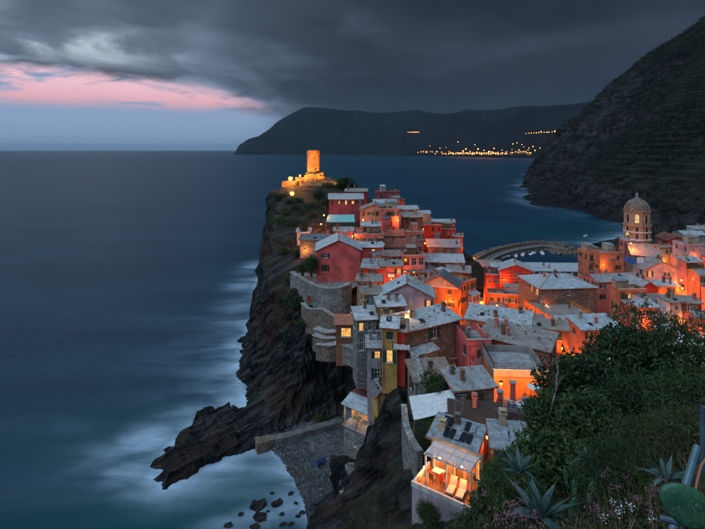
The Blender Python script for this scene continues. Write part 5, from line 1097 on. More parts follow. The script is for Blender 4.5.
# ------------------------------------------------------------------ glass fronted house above the cove
def glass_house():
    x, y, z = P(356, 459, 80); t = thing('glass_fronted_house', 'stone tower house with a brightly lit glazed upper room above the cove', 'house', (x, y, z), R(-38)); W_, D_ = 5.4, 4.4; zf = 4.9; zt = 8.6
    w = MB(); facade(w, (-W_/2, 0), (1, 0), W_, -5, zf, [(2.2, 2.95, 2.0, 3.6)]); facade(w, (W_/2, 0), (0, 1), D_, -5, zf, [(3, 3.9, 2.5, 3.9)]); facade(w, (-W_/2, D_), (0, -1), D_, -5, zf, []); facade(w, (W_/2, D_), (-1, 0), W_, -5, zt, []); w.build('wall', 'stone', t)
    add_window(t, -W_/2+2.575, 0, 2.8, 0, .75, 1.6, None, None); add_window(t, W_/2, 3.45, 3.2, math.pi/2, .9, 1.4, None, None)
    MB().box((0, D_/2, zf+.06), (W_+.5, D_+.5, .2)).build('floor_slab', 'concrete', t)
    for xx, yy in ((-W_/2+.12, .12), (W_/2-.12, .12), (0, .12), (-W_/2+.12, D_/2), (W_/2-.12, D_/2), (W_/2-.12, D_-.2), (-W_/2+.12, D_-.2)): MB().box((xx, yy, (zf+zt)/2+.08), (.2, .2, zt-zf-.18)).build('post', 'plaster_cream', t)
    for ax, bx in ((-W_/2+.23, -.12), (.12, W_/2-.23)): p = MB(); p.box(((ax+bx)/2, .1, zf+1.6), (bx-ax, .02, 2.8)); p.build('glass_pane', 'clear_glass', t)
    p = MB(); p.box((W_/2-.1, D_*.27, zf+1.6), (.02, D_*.4, 2.8)); p.build('glass_pane', 'clear_glass', t)
    MB().box((0, D_-.12, zf+1.8), (W_-.5, .1, 3.2)).build('inner_wall', 'plaster_cream', t); MB().box((-W_/2+.06, D_*.72, zf+1.8), (.12, D_*.5, 3.3)).build('side_wall', 'plaster_ochre', t)
    r_ = MB(); r_.slab((-W_/2-.3, -.4, zt), (W_/2+.3, -.4, zt), (W_/2+.3, D_*.55, zt+1.0), (-W_/2-.3, D_*.55, zt+1.0), 8, 6, .14, .03); r_.build('front_roof', 'slate', t)
    r_ = MB(); r_.slab((-W_/2-.3, D_*.55, zt+.9), (W_/2+.3, D_*.55, zt+.9), (W_/2+.3, D_+2.5, zt+1.5), (-W_/2-.3, D_+2.5, zt+1.5), 8, 6, .14, .03); r_.build('roof', 'tile_red', t)
    b = MB(); b.box((0, D_+1.2, zt-.6), (W_-.2, 2.4, 4.2)); b.build('rear_wall', 'plaster_rose', t)
    for xx, yy, zz_ in ((-1.3, 2.2, zf+2.9), (1.3, 2.6, zf+2.9)): s = MB(); s.lathe((xx, yy, zz_), [(.02, -.12), (.12, -.08), (.14, .02), (.05, .14)], 8); s.build('ceiling_lamp', 'bulb_soft', t); lamp_light(t, (xx, yy, zz_-.3), 260, (1, .58, .18), .1)
    railing(t, [(-W_/2, -.1, 0), (W_/2, -.1, 0)], .9, zf+.17)
    MB().box((0, 2.5, zf+.9), (1.6, .9, .08)).build('table', 'wood', t)
    pl = thing('potted_plant', 'leafy green plant inside the lit glazed room', 'plant', t.matrix_basis @ Vector((-.6, 1.1, zf+.17))); MB().lathe((0, 0, 0), [(.2, 0), (.28, .45), (.24, .45), (.2, .4)], 10).build('pot', 'terracotta', pl)
    ctr = rng.normal(0, .33, (260, 3))+np.array([0, 0, 1.05]); V, Fq = leafquads(ctr, .13); link('foliage', npmesh('foliage', V, Fq, 'leaf', {'shade': np.repeat(rng.random(260), 4)}, False), pl)
glass_house()
HP = [(369, 404, 'pink house part')]

# ------------------------------------------------------------------ pergola terrace
def pergola_terrace():
    x, y, z = P(425.6, 481, 43); yaw = R(-35); t = thing('pergola', 'glowing timber pergola with glazed roof over a deck terrace', 'pergola', (x, y, z), yaw); W_, D_, H_ = 4.3, 1.95, 2.4
    k = Matrix.Translation((x, y, z)) @ Matrix.Rotation(yaw, 4, 'Z')
    for xx in (0, W_*.47, W_):
        for yy in (0, D_): MB().box((xx, yy, H_/2), (.13, .13, H_-.003)).build('post', 'frame_white', t)
    for yy in (0, D_): MB().box((W_/2, yy, H_+.07), (W_+.36, .14, .14)).build('beam', 'frame_white', t)
    for i in range(5): MB().box((W_*i/4, D_/2, H_+.20), (.08, D_+.4, .12)).build('rafter', 'frame_white', t)
    for i in range(4):
        for j in range(2): p = MB(); p.box((W_*(i+.5)/4, D_*(j+.5)/2, H_+.29), (W_/4-.05, (D_+.3)/2-.08, .025)); p.build('roof_pane', 'frosted_pane', t)
    te = thing('deck_terrace', 'orange boarded terrace with white parapet on the cliff', 'terrace', (x, y, z), yaw); x0, x1, y0, y1 = -.75, W_+.75, -1.25, D_+.2
    n = 30
    for i in range(n): b = MB(); b.box(((x0+x1)/2, y0+.1+(y1-y0-.1)*(i+.5)/n, -.03), (x1-x0-.15, (y1-y0-.1)/n-.018, .05)); b.build('deck_board', 'deck', te)
    m = MB(); m.box(((x0+x1)/2, (y0+y1)/2, -3.1), (x1-x0, y1-y0, 6.0)); m.build('podium', 'plaster_lilac', te)
    for c, d in ((((x0+x1)/2, y0+.1, .16), (x1-x0+.12, .22, .46)), ((x0+.1, (y0+y1)/2+.12, .162), (.22, y1-y0-.26, .46)), ((x1-.1, (y0+y1)/2+.12, .158), (.2, y1-y0-.26, .40))): p = MB(); p.box(c, d); p.build('parapet', 'plaster_white', te)
    w = MB(); w.box((W_/2, D_+.22, 1.45), (W_+.6, .14, 2.9)); w.build('back_wall', 'plaster_cream', te)
    for xx in (.8, 2.3, 3.5): p = MB(); p.box((xx, D_+.12, 1.05), (.85, .05, 2.1)); p.build('glazed_door', 'wood', te)
    la = thing('wall_lamp', 'warm lamp at the left end of the pergola', 'lamp', k @ Vector((-.35, .55, 0))); MB().tube([(0, 0, 0), (0, 0, .7)], .04, 6).build('post', 'iron', la); MB().lathe((0, 0, .8), [(.02, -.16), (.14, -.05), (.14, .06), (.02, .16)], 10).build('globe', 'bulb_soft', la); lamp_light(la, (.05, -.25, .8), 90, (1, .42, .08), .12)
    for q, xx in enumerate((1.0, 3.1)):
        pn = thing('pendant_lamp', ('small lamp hanging over the deck table', 'small lamp hanging over the sun loungers')[q], 'lamp', k @ Vector((xx, .9, H_-.35)), group='lamps under the pergola'); MB().tube([(0, 0, 0), (0, 0, .48)], .012, 4).build('cord', 'iron', pn); MB().lathe((0, 0, -.05), [(.02, -.1), (.10, -.04), (.11, .04), (.03, .1)], 10).build('globe', 'bulb_soft', pn); lamp_light(pn, (0, 0, -.28), 230, (1, .34, .06), .1)
    for i, xx in enumerate((2.55, 3.45)):
        L = thing('sun_lounger', ('cushioned sun lounger on the deck beside the middle post', 'cushioned sun lounger on the deck beside the corner post')[i], 'sun lounger', k @ Vector((xx, -.55, 0)), yaw+R(6)); MB().box((0, .5, .26), (.68, 1.2, .07)).build('frame', 'wood', L); MB().box((0, .47, .35), (.62, 1.1, .10)).build('seat_cushion', 'cushion', L); MB().box((0, 1.30, .62), (.62, .75, .10), rx=R(52)).build('back_cushion', 'cushion', L)
        for a in (-.28, .28):
            for b in (0, 1.0): MB().box((a, b, .115), (.06, .06, .225)).build('leg', 'wood', L)
    tb = thing('dining_table', 'small dining table with pale top on the deck', 'table', k @ Vector((.85, .95, 0)), yaw); MB().box((0, 0, .74), (1.0, .7, .05)).build('top', 'plastic_white', tb)
    for a in (-.44, .44):
        for b in (-.29, .29): MB().box((a, b, .357), (.05, .05, .713)).build('leg', 'wood', tb)
    for i, (xx, yy, m_, lb) in enumerate(((1.55, .45, 'plastic_red', 'red chair pulled up to the deck table'), (.6, .15, 'wood', 'wooden chair before the deck table'))):
        c = thing('chair', lb, 'chair', k @ Vector((xx, yy, 0)), yaw+R(80 if i == 0 else 170)); MB().box((0, 0, .45), (.44, .44, .05)).build('seat', m_, c); MB().box((0, .2, .74), (.44, .05, .5), rx=-.1).build('backrest', m_, c)
        for a in (-.18, .18):
            for b in (-.18, .18): MB().box((a, b, .2115), (.04, .04, .42)).build('leg', m_, c)
pergola_terrace()

# ------------------------------------------------------------------ canopies, awning, washing and patio things
def sail(name, corners, label, mat, sag=.35, posts=True, n=30):
    c = [Vector(p) for p in corners]; o = sum(c, Vector())/4; t = thing(name, label, 'awning', o); m = MB(); V = []
    for j in range(n+1):
        for i in range(n+1):
            u, v = i/n, j/n; p = (c[0]*(1-u)+c[1]*u)*(1-v)+(c[3]*(1-u)+c[2]*u)*v; p = p-o; p.z -= sag*(4*u*(1-u))*(.4+.6*4*v*(1-v))*.6+.13*abs(math.sin(v*math.pi*5)); V.append(p)
    for p in V: m.v.append(tuple(p))
    for p in V: m.v.append((p.x, p.y, p.z-.03))
    N = (n+1)**2
    for j in range(n):
        for i in range(n): q = j*(n+1)+i; m.f.append((q, q+1, q+n+2, q+n+1)); m.f.append((N+q, N+q+n+1, N+q+n+2, N+q+1))
    m.build('canvas', mat, t, True)
    if posts:
        for p in c: q = p-o; MB().tube([(q.x, q.y, q.z-2.6), (q.x, q.y, q.z+.05)], .05, 6).build('post', 'wood', t)
sail('awning', [P(414, 420, 53.5), P(459, 408, 53.5), P(452, 389, 57.5), P(409, 396, 57.5)], 'large pale striped canvas awning above the garden wall', 'canvas')
sail('awning', [P(326, 222, 150), P(355, 222, 150), P(354, 214.5, 156), P(328, 214.5, 156)], 'teal lit canopy on the terrace under the castle', 'canvas_teal', .3)
sail('parasol_awning', [P(448, 375, 63), P(457, 370, 62), P(455, 364, 64), P(447, 367, 65)], 'small white sail over the corner of the lean-to', 'canvas', .2)
for (px_, py_, Y_, lb, mt_) in ((483, 296, 172, 'pale green market stall canopy in the square', 'canvas_teal'), (486, 272, 205, 'white canopy over tables near the quay', 'canvas')):
    x, y, z = P(px_, py_, Y_); t = thing('market_stall', lb, 'stall', (x, y, z-2.4)); m = MB(); m.lathe((0, 0, 2.2), [(2.2, 0), (2.2, .25), (.05, 1.1)], 4, math.pi/4); m.build('canopy', mt_, t)
    for a in (-1.4, 1.4):
        for b in (-1.4, 1.4): MB().box((a, b, 1.1), (.08, .08, 2.2)).build('post', 'iron', t)
    MB().box((0, 0, .8), (2.2, 1.0, .1)).build('counter', 'wood', t)
for i, (px_, py_, c) in enumerate(((628, 259, 'blue'), (633, 261, 'blue'), (640, 260, 'white'))):
    x, y, z = P(px_, py_, 145); t = thing('washing', ('blue sheet on the line left of the white gabled house', 'second blue sheet on the line beside the chapel wing', 'white sheet on the line near the white gabled house')[i], 'washing', (x, y, z-1)); m = MB(); n = 6
    for k in range(n): a, b = -1+2*k/n, -1+2*(k+1)/n; m.prism([(a, .15*math.sin(a*5), 0), (b, .15*math.sin(b*5), 0), (b, .03+.15*math.sin(b*5), 0), (a, .03+.15*math.sin(a*5), 0)], [(a, 0, 1.8), (b, 0, 1.8), (b, .03, 1.8), (a, .03, 1.8)])
    m.build('sheet', 'plastic_'+c, t); MB().tube([(-1.3, 0, -1.2), (-1.3, 0, 1.9), (1.3, 0, 1.9), (1.3, 0, -1.2)], .03, 4).build('line_frame', 'iron', t)
# patio with tanks
px0 = P(521, 409, 55); pt = thing('patio', 'cluttered rooftop patio with a low wall beneath the orange wall', 'patio', px0, R(-18))
MB().box((0, .6, -1.6), (5.6, 3.6, 3.2)).build('base', 'stone_brown', pt); MB().box((0, -1.15, .25), (5.7, .2, .5)).build('low_wall', 'plaster_grey', pt)
def at_patio(dx, dy, dz=0.): return pt.matrix_basis @ Vector((dx, dy, dz))
for dx, dy, h_, lb in ((-2.3, -.7, 2.0, 'squat pink chimney stack at the patio corner'), (-.9, .8, 2.6, 'tall pink chimney stack in the middle of the patio')):
    c = thing('chimney_stack', lb, 'chimney', at_patio(dx, dy), R(-18)); MB().box((0, 0, h_/2), (.62, .62, h_)).build('shaft', 'plaster_pink', c); MB().box((0, 0, h_+.06), (.85, .85, .118)).build('cap', 'concrete', c)
for i, (dx, dy, m_, lb) in enumerate(((-1.1, -.5, 'sheet_metal', 'round metal water tank by the low patio wall'), (-.1, -.3, 'plastic_white', 'white plastic water tank on the patio'), (.9, -.2, 'plastic_blue', 'blue lidded barrel on the patio'), (1.9, -.5, 'plastic_white', 'squat white tub at the right end of the patio'), (.5, .9, 'plastic_blue', 'blue crate shaped barrel behind the white tank'))):
    c = thing('water_tank', lb, 'tank', at_patio(dx, dy)); r_ = (.45, .5, .38, .42, .36)[i]; hh = (.9, .8, .75, .6, .9)[i]; MB().lathe((0, 0, 0), [(r_*.95, 0), (r_, .06), (r_, hh*.45), (r_*1.03, hh*.5), (r_, hh*.55), (r_, hh), (r_*.9, hh+.04), (.05, hh+.08)], 14).build('body', m_, c); MB().lathe((0, 0, hh+.05), [(r_*.4, 0), (r_*.4, .08), (.05, .1)], 10).build('lid', 'plastic_blue' if i % 2 else 'plastic_white', c)
railing(pt, [(-2.7, -1.15, 0), (2.7, -1.15, 0)], .8, .5); 
um = thing('table_umbrella', 'small white parasol beside the orange wall on the patio', 'parasol', at_patio(1.6, 1.3)); MB().tube([(0, 0, 0), (0, 0, 2.4)], .03, 6).build('pole', 'wood', um); MB().lathe((0, 0, 2.2), [(.9, 0), (.9, .03), (.05, .38)], 8).build('canopy', 'canvas', um)
# terrace above the ochre house: lit walls, tables
tx = P(396, 322, 76); tt = thing('roof_terrace', 'lit roof terrace with yellow walls behind the ochre house', 'terrace', tx, R(-8)); k76 = 76/F
MB().box((0, 1.5, -1.2), (30*k76, 4.6, 2.4)).build('floor', 'concrete', tt)
for xx, yy, w_, d_, h_ in ((-14.5*k76, 0, .5, .5, 2.0), (-5*k76, 0, .5, .5, 1.8), (14*k76, 1.6, .22, 4.2, 2.7)): MB().box((xx, yy, h_/2), (w_, d_, h_)).build('pier', 'plaster_ochre', tt)
railing(tt, [(-14*k76, -.6, 0), (13*k76, -.6, 0)], .95)
for i, xx in enumerate((-8*k76, 2*k76, 8*k76)):
    c = thing('cafe_table', ('round white table between the two short yellow piers', 'round white table in the middle of the lit roof terrace', 'round white table beside the tall yellow terrace wall')[i], 'table', tt.matrix_basis @ Vector((xx, .6, 0))); MB().lathe((0, 0, 0), [(.25, 0), (.06, .05), (.05, .7), (.45, .71), (.45, .75), (.02, .76)], 12).build('table', 'plastic_white', c)
lw = thing('wall_lamp', 'bright lamp on the yellow terrace wall above the ochre house', 'lamp', tt.matrix_basis @ Vector((13*k76, -.3, 1.9))); MB().box((.1, 0, 0), (.2, .06, .06)).build('bracket', 'iron', lw); MB().lathe((-.08, 0, 0), [(.02, -.12), (.1, -.04), (.1, .05), (.02, .12)], 8).build('globe', 'bulb_soft', lw); lamp_light(lw, (-.5, -.1, -.1), 190, (1, .52, .12))

# ------------------------------------------------------------------ far town and its lights
def cape_depth(px, py):
    ys = float(np.interp(px, *zip(*CAPE[0]))); rp = float(np.interp(px, *zip(*CAPE[1]))); dep = 250+650*min(1, max(0, (px-233)/60)); Zr = CZ+(HY-rp)*(ys+dep)/F
    for v in np.linspace(0, .7, 140):
        Y = ys+dep*v/.7
        if HY+F*(CZ-Zr*math.sin(v/.7*math.pi/2)**.85)/Y < py: return Y
    return ys+dep
for k in range(46):
    px_ = 418+112*(k/45)+random.uniform(-1.2, 1.2); sp_ = 450 < px_ < 515; Y_ = float(np.interp(px_, [410, 450, 490, 530], [4880, 4150, 3660, 3380]))
    x, y, z = P(px_, random.uniform(151.8, 153.4) if sp_ else random.uniform(151, 153.5), Y_); s = random.uniform(9, 16); t = thing('far_house', 'tiny lit house in the far bay town', 'house', (x, y, z-9), random.uniform(-.3, .3), 'lit houses of the far bay town')
    MB().box((0, 0, 3), (s, s*.8, s*.7+10)).build('wall', 'plaster_ochre', t); hh = 8+s*.35
    r_ = MB(); r_.slab((-s*.55, -s*.45, hh), (s*.55, -s*.45, hh), (s*.55, 0, hh+2.5), (-s*.55, 0, hh+2.5), 1, 1, .4); r_.slab((s*.55, s*.45, hh), (-s*.55, s*.45, hh), (-s*.55, 0, hh+2.5), (s*.55, 0, hh+2.5), 1, 1, .4); r_.build('roof', 'tile_red', t)
    w = MB(); w.box((0, -s*.4-.1, hh-5), (s*.7, .2, 3.2)); w.build('lit_window', 'pane_far', t)
for k, (px_, py_, e) in enumerate([(444+i*2.35, 153.6+.5*math.sin(i*1.7), 1) for i in range(27)]+[(408+i*1.5, 132+.3*(i % 2), 1) for i in range(8)]+[(526+i*2.6, 133.4-.15*i, 1) for i in range(12)]+[(430, 146, 1), (440, 148, 1), (458, 142, 1), (475, 145, 1), (478, 149, 1), (513, 144, 1), (517, 143, 1), (522, 144.5, 1), (529, 148, 1), (502, 150, 1), (535, 150.5, 1), (512, 149.5, 1), (519, 150, 1), (436, 152, 1), (426, 152.5, 1), (541, 131.5, 1), (548, 132.5, 1), (555, 131, 1), (446, 147.5, 1), (466, 149, 1), (484, 150.5, 1), (494, 148.5, 1), (524, 147, 1), (528, 150, 1), (533, 146.5, 1), (540, 148, 1), (463, 151, 1), (470, 151.6, 1), (489, 151.8, 1), (507, 154, 1), (531, 153, 1)]):
    Y_ = float(np.interp(px_, [400, 450, 490, 530, 560], [4900, 4100, 3600, 3340, 3250]))+(280 if py_ < 150 else -25); Y_ = cape_depth(px_, py_)-75 if py_ < 151.5 else Y_; x, y, z = P(px_, py_, Y_); t = thing('far_lamp', 'pinpoint orange lamp among the far bay lights', 'street lamp', (x, y, z-8), group='pinpoint lamps of the far bay'); r_ = random.uniform(1.2, 3.0)*(1.5 if 450 < px_ < 500 else .9)
    MB().tube([(0, 0, -45), (0, 0, 8)], .3, 4).build('post', 'iron', t); MB().lathe((0, 0, 8), [(.05, -r_), (r_*.75, -r_*.6), (r_, 0), (r_*.75, r_*.6), (.05, r_)], 6).build('globe', 'bulb_far', t)

# ------------------------------------------------------------------ vegetation
def crown_pts(lobes, n, hollow=.55):
    """points spread through the outer volume of a set of lobes (x, y, z, rx, ry, rz)"""
    L = np.array(lobes, float); wgt = L[:, 3]*L[:, 4]*L[:, 5]; idx = rng.choice(len(L), n, p=wgt/wgt.sum()); d = rng.normal(size=(n, 3)); d /= np.linalg.norm(d, axis=1)[:, None]
    rad = hollow+(1.08-hollow)*rng.random(n)**.6; p = L[idx, :3]+d*L[idx, 3:]*rad[:, None]
    g = fbm(p*1.1, 3, 101); keep = g > -.28; return p[keep], d[keep]
def shrub(name, label, cat, px, py, Y, w, h, n, leaf=.14, mat='leaf', lobes=7, group=None, flowers=0, fmat='petal_white', zbase=None, spread=1.0, aspect=.5, up=None):
    x, y, zc = P(px, py, Y); zb = (zc-h*.5) if zbase is None else zbase; t = thing(name, label, cat, (x, y, zb), group=group); Ls = []
    for k in range(lobes):
        a = random.uniform(0, 6.28); d = random.uniform(0, .62)*w/2*spread; s = random.uniform(.42, .68); zz = h*random.uniform(.38, .72); Ls.append((d*math.cos(a), d*math.sin(a), zz, w/2*s, w/2*s, min(h*.36, w/2*s)))
    p, d = crown_pts(Ls, n//2); tw = rng.normal(0, leaf*1.1, (len(p), 3)); p = np.concatenate([p, p+tw, p+tw*.4+rng.normal(0, leaf*.6, (len(p), 3))]); V, Fq = leafquads(p, rng.uniform(.5, 1.4, len(p))*leaf, aspect, up); clump = fbm(p*.9, 3, 107)*.5+.5
    sh = np.repeat(np.clip(.08+.35*rng.random(len(p))+1.1*(clump-.38), 0, 1), 4); link('crown', npmesh('crown', V, Fq, mat, {'shade': sh}, False), t)
    st = MB()
    for k in range(min(9, lobes+2)):
        q = Ls[k % len(Ls)]; a = Vector((random.uniform(-.15, .15)*w*.3, random.uniform(-.15, .15)*w*.3, -.8)); b = Vector(q[:3]); mid = a.lerp(b, .5)+Vector((random.uniform(-.2, .2), random.uniform(-.2, .2), random.uniform(-.1, .2)))*w*.25; st.tube([a, mid, b, b+Vector((random.uniform(-.4, .4), random.uniform(-.4, .4), .5))*w*.18], .035*w**.6, 5, .01)
    st.build('trunk', 'bark', t)
    if flowers:
        top = p[(p[:, 2] > h*.5)]; c = top[rng.choice(len(top), min(flowers, len(top)), False)]; c = np.repeat(c, 9, 0)+rng.normal(0, .12, (min(flowers, len(top))*9, 3)); c[:, 2] += .10; V, Fq = leafquads(c, .075, 1.0); link('blossom', npmesh('blossom', V, Fq, fmat, None, False), t, kind='stuff')
    return t
# near slope, from the far edge towards the viewpoint
BU = [('oleander_bush', 'tall flowering oleander dotted with white blossom beside the village', 655, 362, 31, 8.2, 6.2, 9500, .19, 'leaf', 90),
      ('oleander_bush', 'flowering oleander at the right edge above the pink house', 702, 358, 29, 6.5, 5.6, 6500, .18, 'leaf', 60),
      ('oleander_bush', 'dense dark oleander shoulder left of the white blossom', 608, 378, 27.5, 6.0, 5.2, 7000, .17, 'leaf_dark', 14),
      ('evergreen_bush', 'dark evergreen bush leaning over the orange wall', 579, 390, 25, 4.2, 4.2, 6000, .15, 'leaf_dark', 0),
      ('evergreen_bush', 'lower dark bush beside the cluttered patio', 563, 428, 21, 3.0, 2.8, 4500, .13, 'leaf', 0),
      ('evergreen_bush', 'broad shadowy bush below the white oleander', 640, 418, 21.5, 5.2, 3.6, 6500, .14, 'leaf_dark', 0),
      ('evergreen_bush', 'rounded bush under the right hand oleander', 690, 415, 19, 4.2, 3.2, 5500, .12, 'leaf', 0),
      ('evergreen_bush', 'mid slope bush above the prickly pear stalks', 592, 432, 17, 3.4, 2.5, 5500, .11, 'leaf', 0),
      ('olive_shrub', 'brownish olive shrub above the third agave', 652, 446, 13.5, 3.0, 1.9, 5000, .085, 'leaf_olive', 0),
      ('olive_shrub', 'yellowish shrub behind the blue pipe', 694, 446, 11, 2.4, 1.8, 4000, .08, 'leaf_olive', 0),
      ('low_shrub', 'leafy shrub between the agave and the prickly pear', 560, 466, 11.5, 2.6, 1.5, 5000, .075, 'leaf', 0),
      ('low_shrub', 'dark low shrub right of the cut cactus stump', 625, 482, 9, 2.4, 1.3, 5000, .065, 'leaf_dark', 0),
      ('low_shrub', 'small leafy shrub behind the agave rosette', 520, 490, 9.5, 1.9, 1.2, 4000, .065, 'leaf', 0),
      ('low_shrub', 'olive toned shrub low beside the agave rosette', 512, 497, 12, 2.0, 1.4, 4500, .085, 'leaf_olive', 0),
      ('low_shrub', 'shrub below the agave at the foot of the slope', 486, 535, 13, 2.4, 1.6, 4500, .10, 'leaf', 0),
      ('cypress_shrub', 'rounded dark green conifer below the deck parapet', 428, 517, 38, 2.4, 2.8, 5000, .12, 'leaf', 0),
      ('garden_shrub', 'green garden shrub beneath the striped awning', 432, 422, 54, 3.4, 1.4, 2200, .12, 'leaf', 0),
      ('garden_shrub', 'green vine mass between lean-to and awning', 438, 384, 59, 3.6, 2.6, 3000, .13, 'leaf', 0),
      ('garden_shrub', 'garden bush left of the big pink house', 312, 265, 114, 5.2, 4.6, 3000, .22, 'leaf_dark', 0),
      ('garden_shrub', 'second garden bush behind the bastion wall', 303, 268, 118, 3.8, 4.0, 2200, .22, 'leaf', 0),
      ('cliff_shrub', 'shrub growing under the bastion on the cliff', 297, 303, 113, 3.6, 3.4, 1500, .2, 'leaf_dark', 0),
      ('cliff_shrub', 'shrub lit orange by the hut lamp', 305, 226, 147, 3.6, 3.2, 1500, .2, 'leaf_olive', 0),
      ('cliff_shrub', 'dark shrub on the bank beside the castle lamps', 318, 196, 178, 6.0, 4.2, 2200, .28, 'leaf_dark', 0),
      ('cliff_shrub', 'shrub on the slope above the teal canopy', 328, 202, 170, 5, 3.2, 1800, .26, 'leaf_dark', 0),
      ('castle_tree', 'broad dark tree mass right of the castle rampart', 344, 184, 200, 9.0, 5.2, 4200, .34, 'leaf_dark', 0),
      ('castle_tree', 'smaller dark tree at the end of the castle tree mass', 353, 187.5, 196, 5.0, 4.2, 2400, .3, 'leaf_dark', 0)]
for nm, lb, px_, py_, Y_, w_, h_, n_, lf, mt_, fl in BU:
    shrub(nm, lb, 'bush' if 'tree' not in nm else 'tree', px_, py_, Y_, w_, h_, n_, lf, mt_, 9 if w_ > 4 else 6, flowers=fl, aspect=random.choice((.28, .4, .55, .8)))
for i, (px_, py_, Y_, w_) in enumerate(((280, 196, 192, 4), (287, 203, 186, 3.4), (300, 200, 184, 4), (295, 212, 174, 3.6), (310, 205, 176, 4), (276, 208, 184, 4), (303, 214, 168, 3.4), (285, 221, 170, 4.2), (312, 217, 162, 3), (293, 229, 158, 3.2), (280, 235, 162, 4), (288, 244, 148, 3.6), (297, 250, 138, 3), (284, 258, 140, 3.4), (290, 280, 124, 3), (286, 296, 118, 2.6), (306, 296, 109, 2.4), (320, 318, 103, 2.2), (300, 186, 204, 3.2), (330, 190, 200, 4.5), (324, 186, 203, 3))):
    x, y, z = P(px_, py_, Y_); gz = G(x, y); shrub('slope_shrub', 'scrubby bush on the steep slope between castle and bastion', 'bush', px_, HY+F*(CZ-gz-w_*.22)/Y_, Y_, w_*random.uniform(1.2, 2.1), w_*random.uniform(.45, .8), 1300, .24, ('leaf_dark', 'leaf', 'leaf_olive')[i % 3], 10, spread=1.5, group='scrubby bushes on the castle slope')
# palm in front of the castle keep
x, y, z = P(316.5, 183.5, 203); pm = thing('palm_tree', 'small dark palm silhouetted against the floodlit castle', 'tree', (x, y, z)); MB().tube([(0, 0, -1), (.1, 0, 2), (0, 0, 4.6)], .26, 7, .2).build('trunk', 'bark', pm); pc = MB()
for k in range(22):
    a = k*2.4; e = random.uniform(-.5, 1.1); L = random.uniform(1.6, 2.3); prev = Vector((0, 0, 4.6)); dr = Vector((math.cos(a)*math.cos(e), math.sin(a)*math.cos(e), math.sin(e)))
    for s in range(5):
        nx = prev+dr*L/5; side = dr.cross(Vector((0, 0, 1))).normalized()*(.34*(1-s/6)); pc.quad(prev-side, prev+side, nx+side*.8-Vector((0, 0, .06)), nx-side*.8-Vector((0, 0, .06))); prev = nx; dr = (dr+Vector((0, 0, -.28))).normalized()
pc.build('crown', 'leaf_dark', pm)
def near_cover():
    """weeds, grass and low leaves on the near slope, too many to count"""
    n = 30000; Y = 2.4+rng.random(n)**1.5*27; u = rng.uniform(-.02, .80, n); X = u*Y; q = np.c_[X, Y]; z = ground(q); ok = (z > 28) & (z < CZ-.5); q = q[ok]; z = z[ok]; n = len(q)
    hgt = rng.uniform(.05, .5, n)*np.clip(.5+fbm(np.c_[q*.5, q[:, 0]*0], 3, 111), .2, 1.2); k = 2
    ctr = np.repeat(np.c_[q, z], k, 0); ctr[:, 2] += np.repeat(hgt, k)*rng.random(n*k)+.03; ctr[:, :2] += rng.normal(0, .06, (n*k, 2))
    V, Fq = leafquads(ctr, rng.uniform(.03, .075, n*k)*(1+np.repeat(q[:, 1], k)*.045), .55); sh = np.repeat(rng.random(n*k)*.7+.1, 4)
    link('slope_weeds', npmesh('slope_weeds', V, Fq, 'weed', {'shade': sh}, False), kind='stuff', label='low green weeds covering the near slope', cat='weeds')
    sel = rng.choice(n, 5200, False); base = np.c_[q[sel], z[sel]]; L = rng.uniform(.18, .5, len(sel)); tip = base+np.c_[rng.normal(0, .12, (len(sel), 2)), L]; sd_ = rng.normal(size=(len(sel), 3))*.008
    V = np.stack([base-sd_, base+sd_, tip+sd_*.2, tip-sd_*.2], 1).reshape(-1, 3); link('dry_grass', npmesh('dry_grass', V, np.arange(len(V)).reshape(-1, 4), 'dry_grass', {'shade': np.repeat(rng.random(len(sel)), 4)}, False), kind='stuff', label='thin dry grass stems on the near slope', cat='grass')
    return q, z
cq, cz2 = near_cover()
def flower_patch(px, py, Y, n, spread, mat, label):
    x, y, z = P(px, py, Y); t = thing('flower_clump', label, 'flowers', (x, y, z-.25)); m = MB(); c = []
    for k in range(n):
        a, b = random.gauss(0, spread), random.gauss(0, spread); h_ = random.uniform(.1, .42); m.tube([(a*.6, b*.6, -.25), (a, b, h_)], .006, 3, .004); c.append((a, b, h_))
    m.build('stems', 'leaf', t, kind='stuff'); c = np.repeat(np.array(c), 16, 0)+rng.normal(0, .022, (n*16, 3)); V, Fq = leafquads(c, .013, 1.0); link('petals', npmesh('petals', V, Fq, mat, None, False), t, kind='stuff')
for a in ((505, 517, 5.2, 16, .20, 'petal_pink', 'pink valerian clump at the foot of the big agave'), (520, 525, 4.8, 16, .14, 'petal_pink', 'pink valerian spilling over the bottom edge near the agave'), (628, 485, 6.4, 12, .20, 'petal_pink', 'pink valerian clump left of the third agave'), (655, 497, 5.4, 14, .16, 'petal_pink', 'small pink flowers before the blue pipe'), (634, 512, 5.2, 8, .15, 'petal_white', 'white flower clump low on the slope'), (640, 470, 9, 14, .22, 'petal_pink', 'faint pink flowers above the third agave'), (590, 505, 6, 8, .15, 'petal_pink', 'few pink flowers under the prickly pear')): flower_patch(*a)
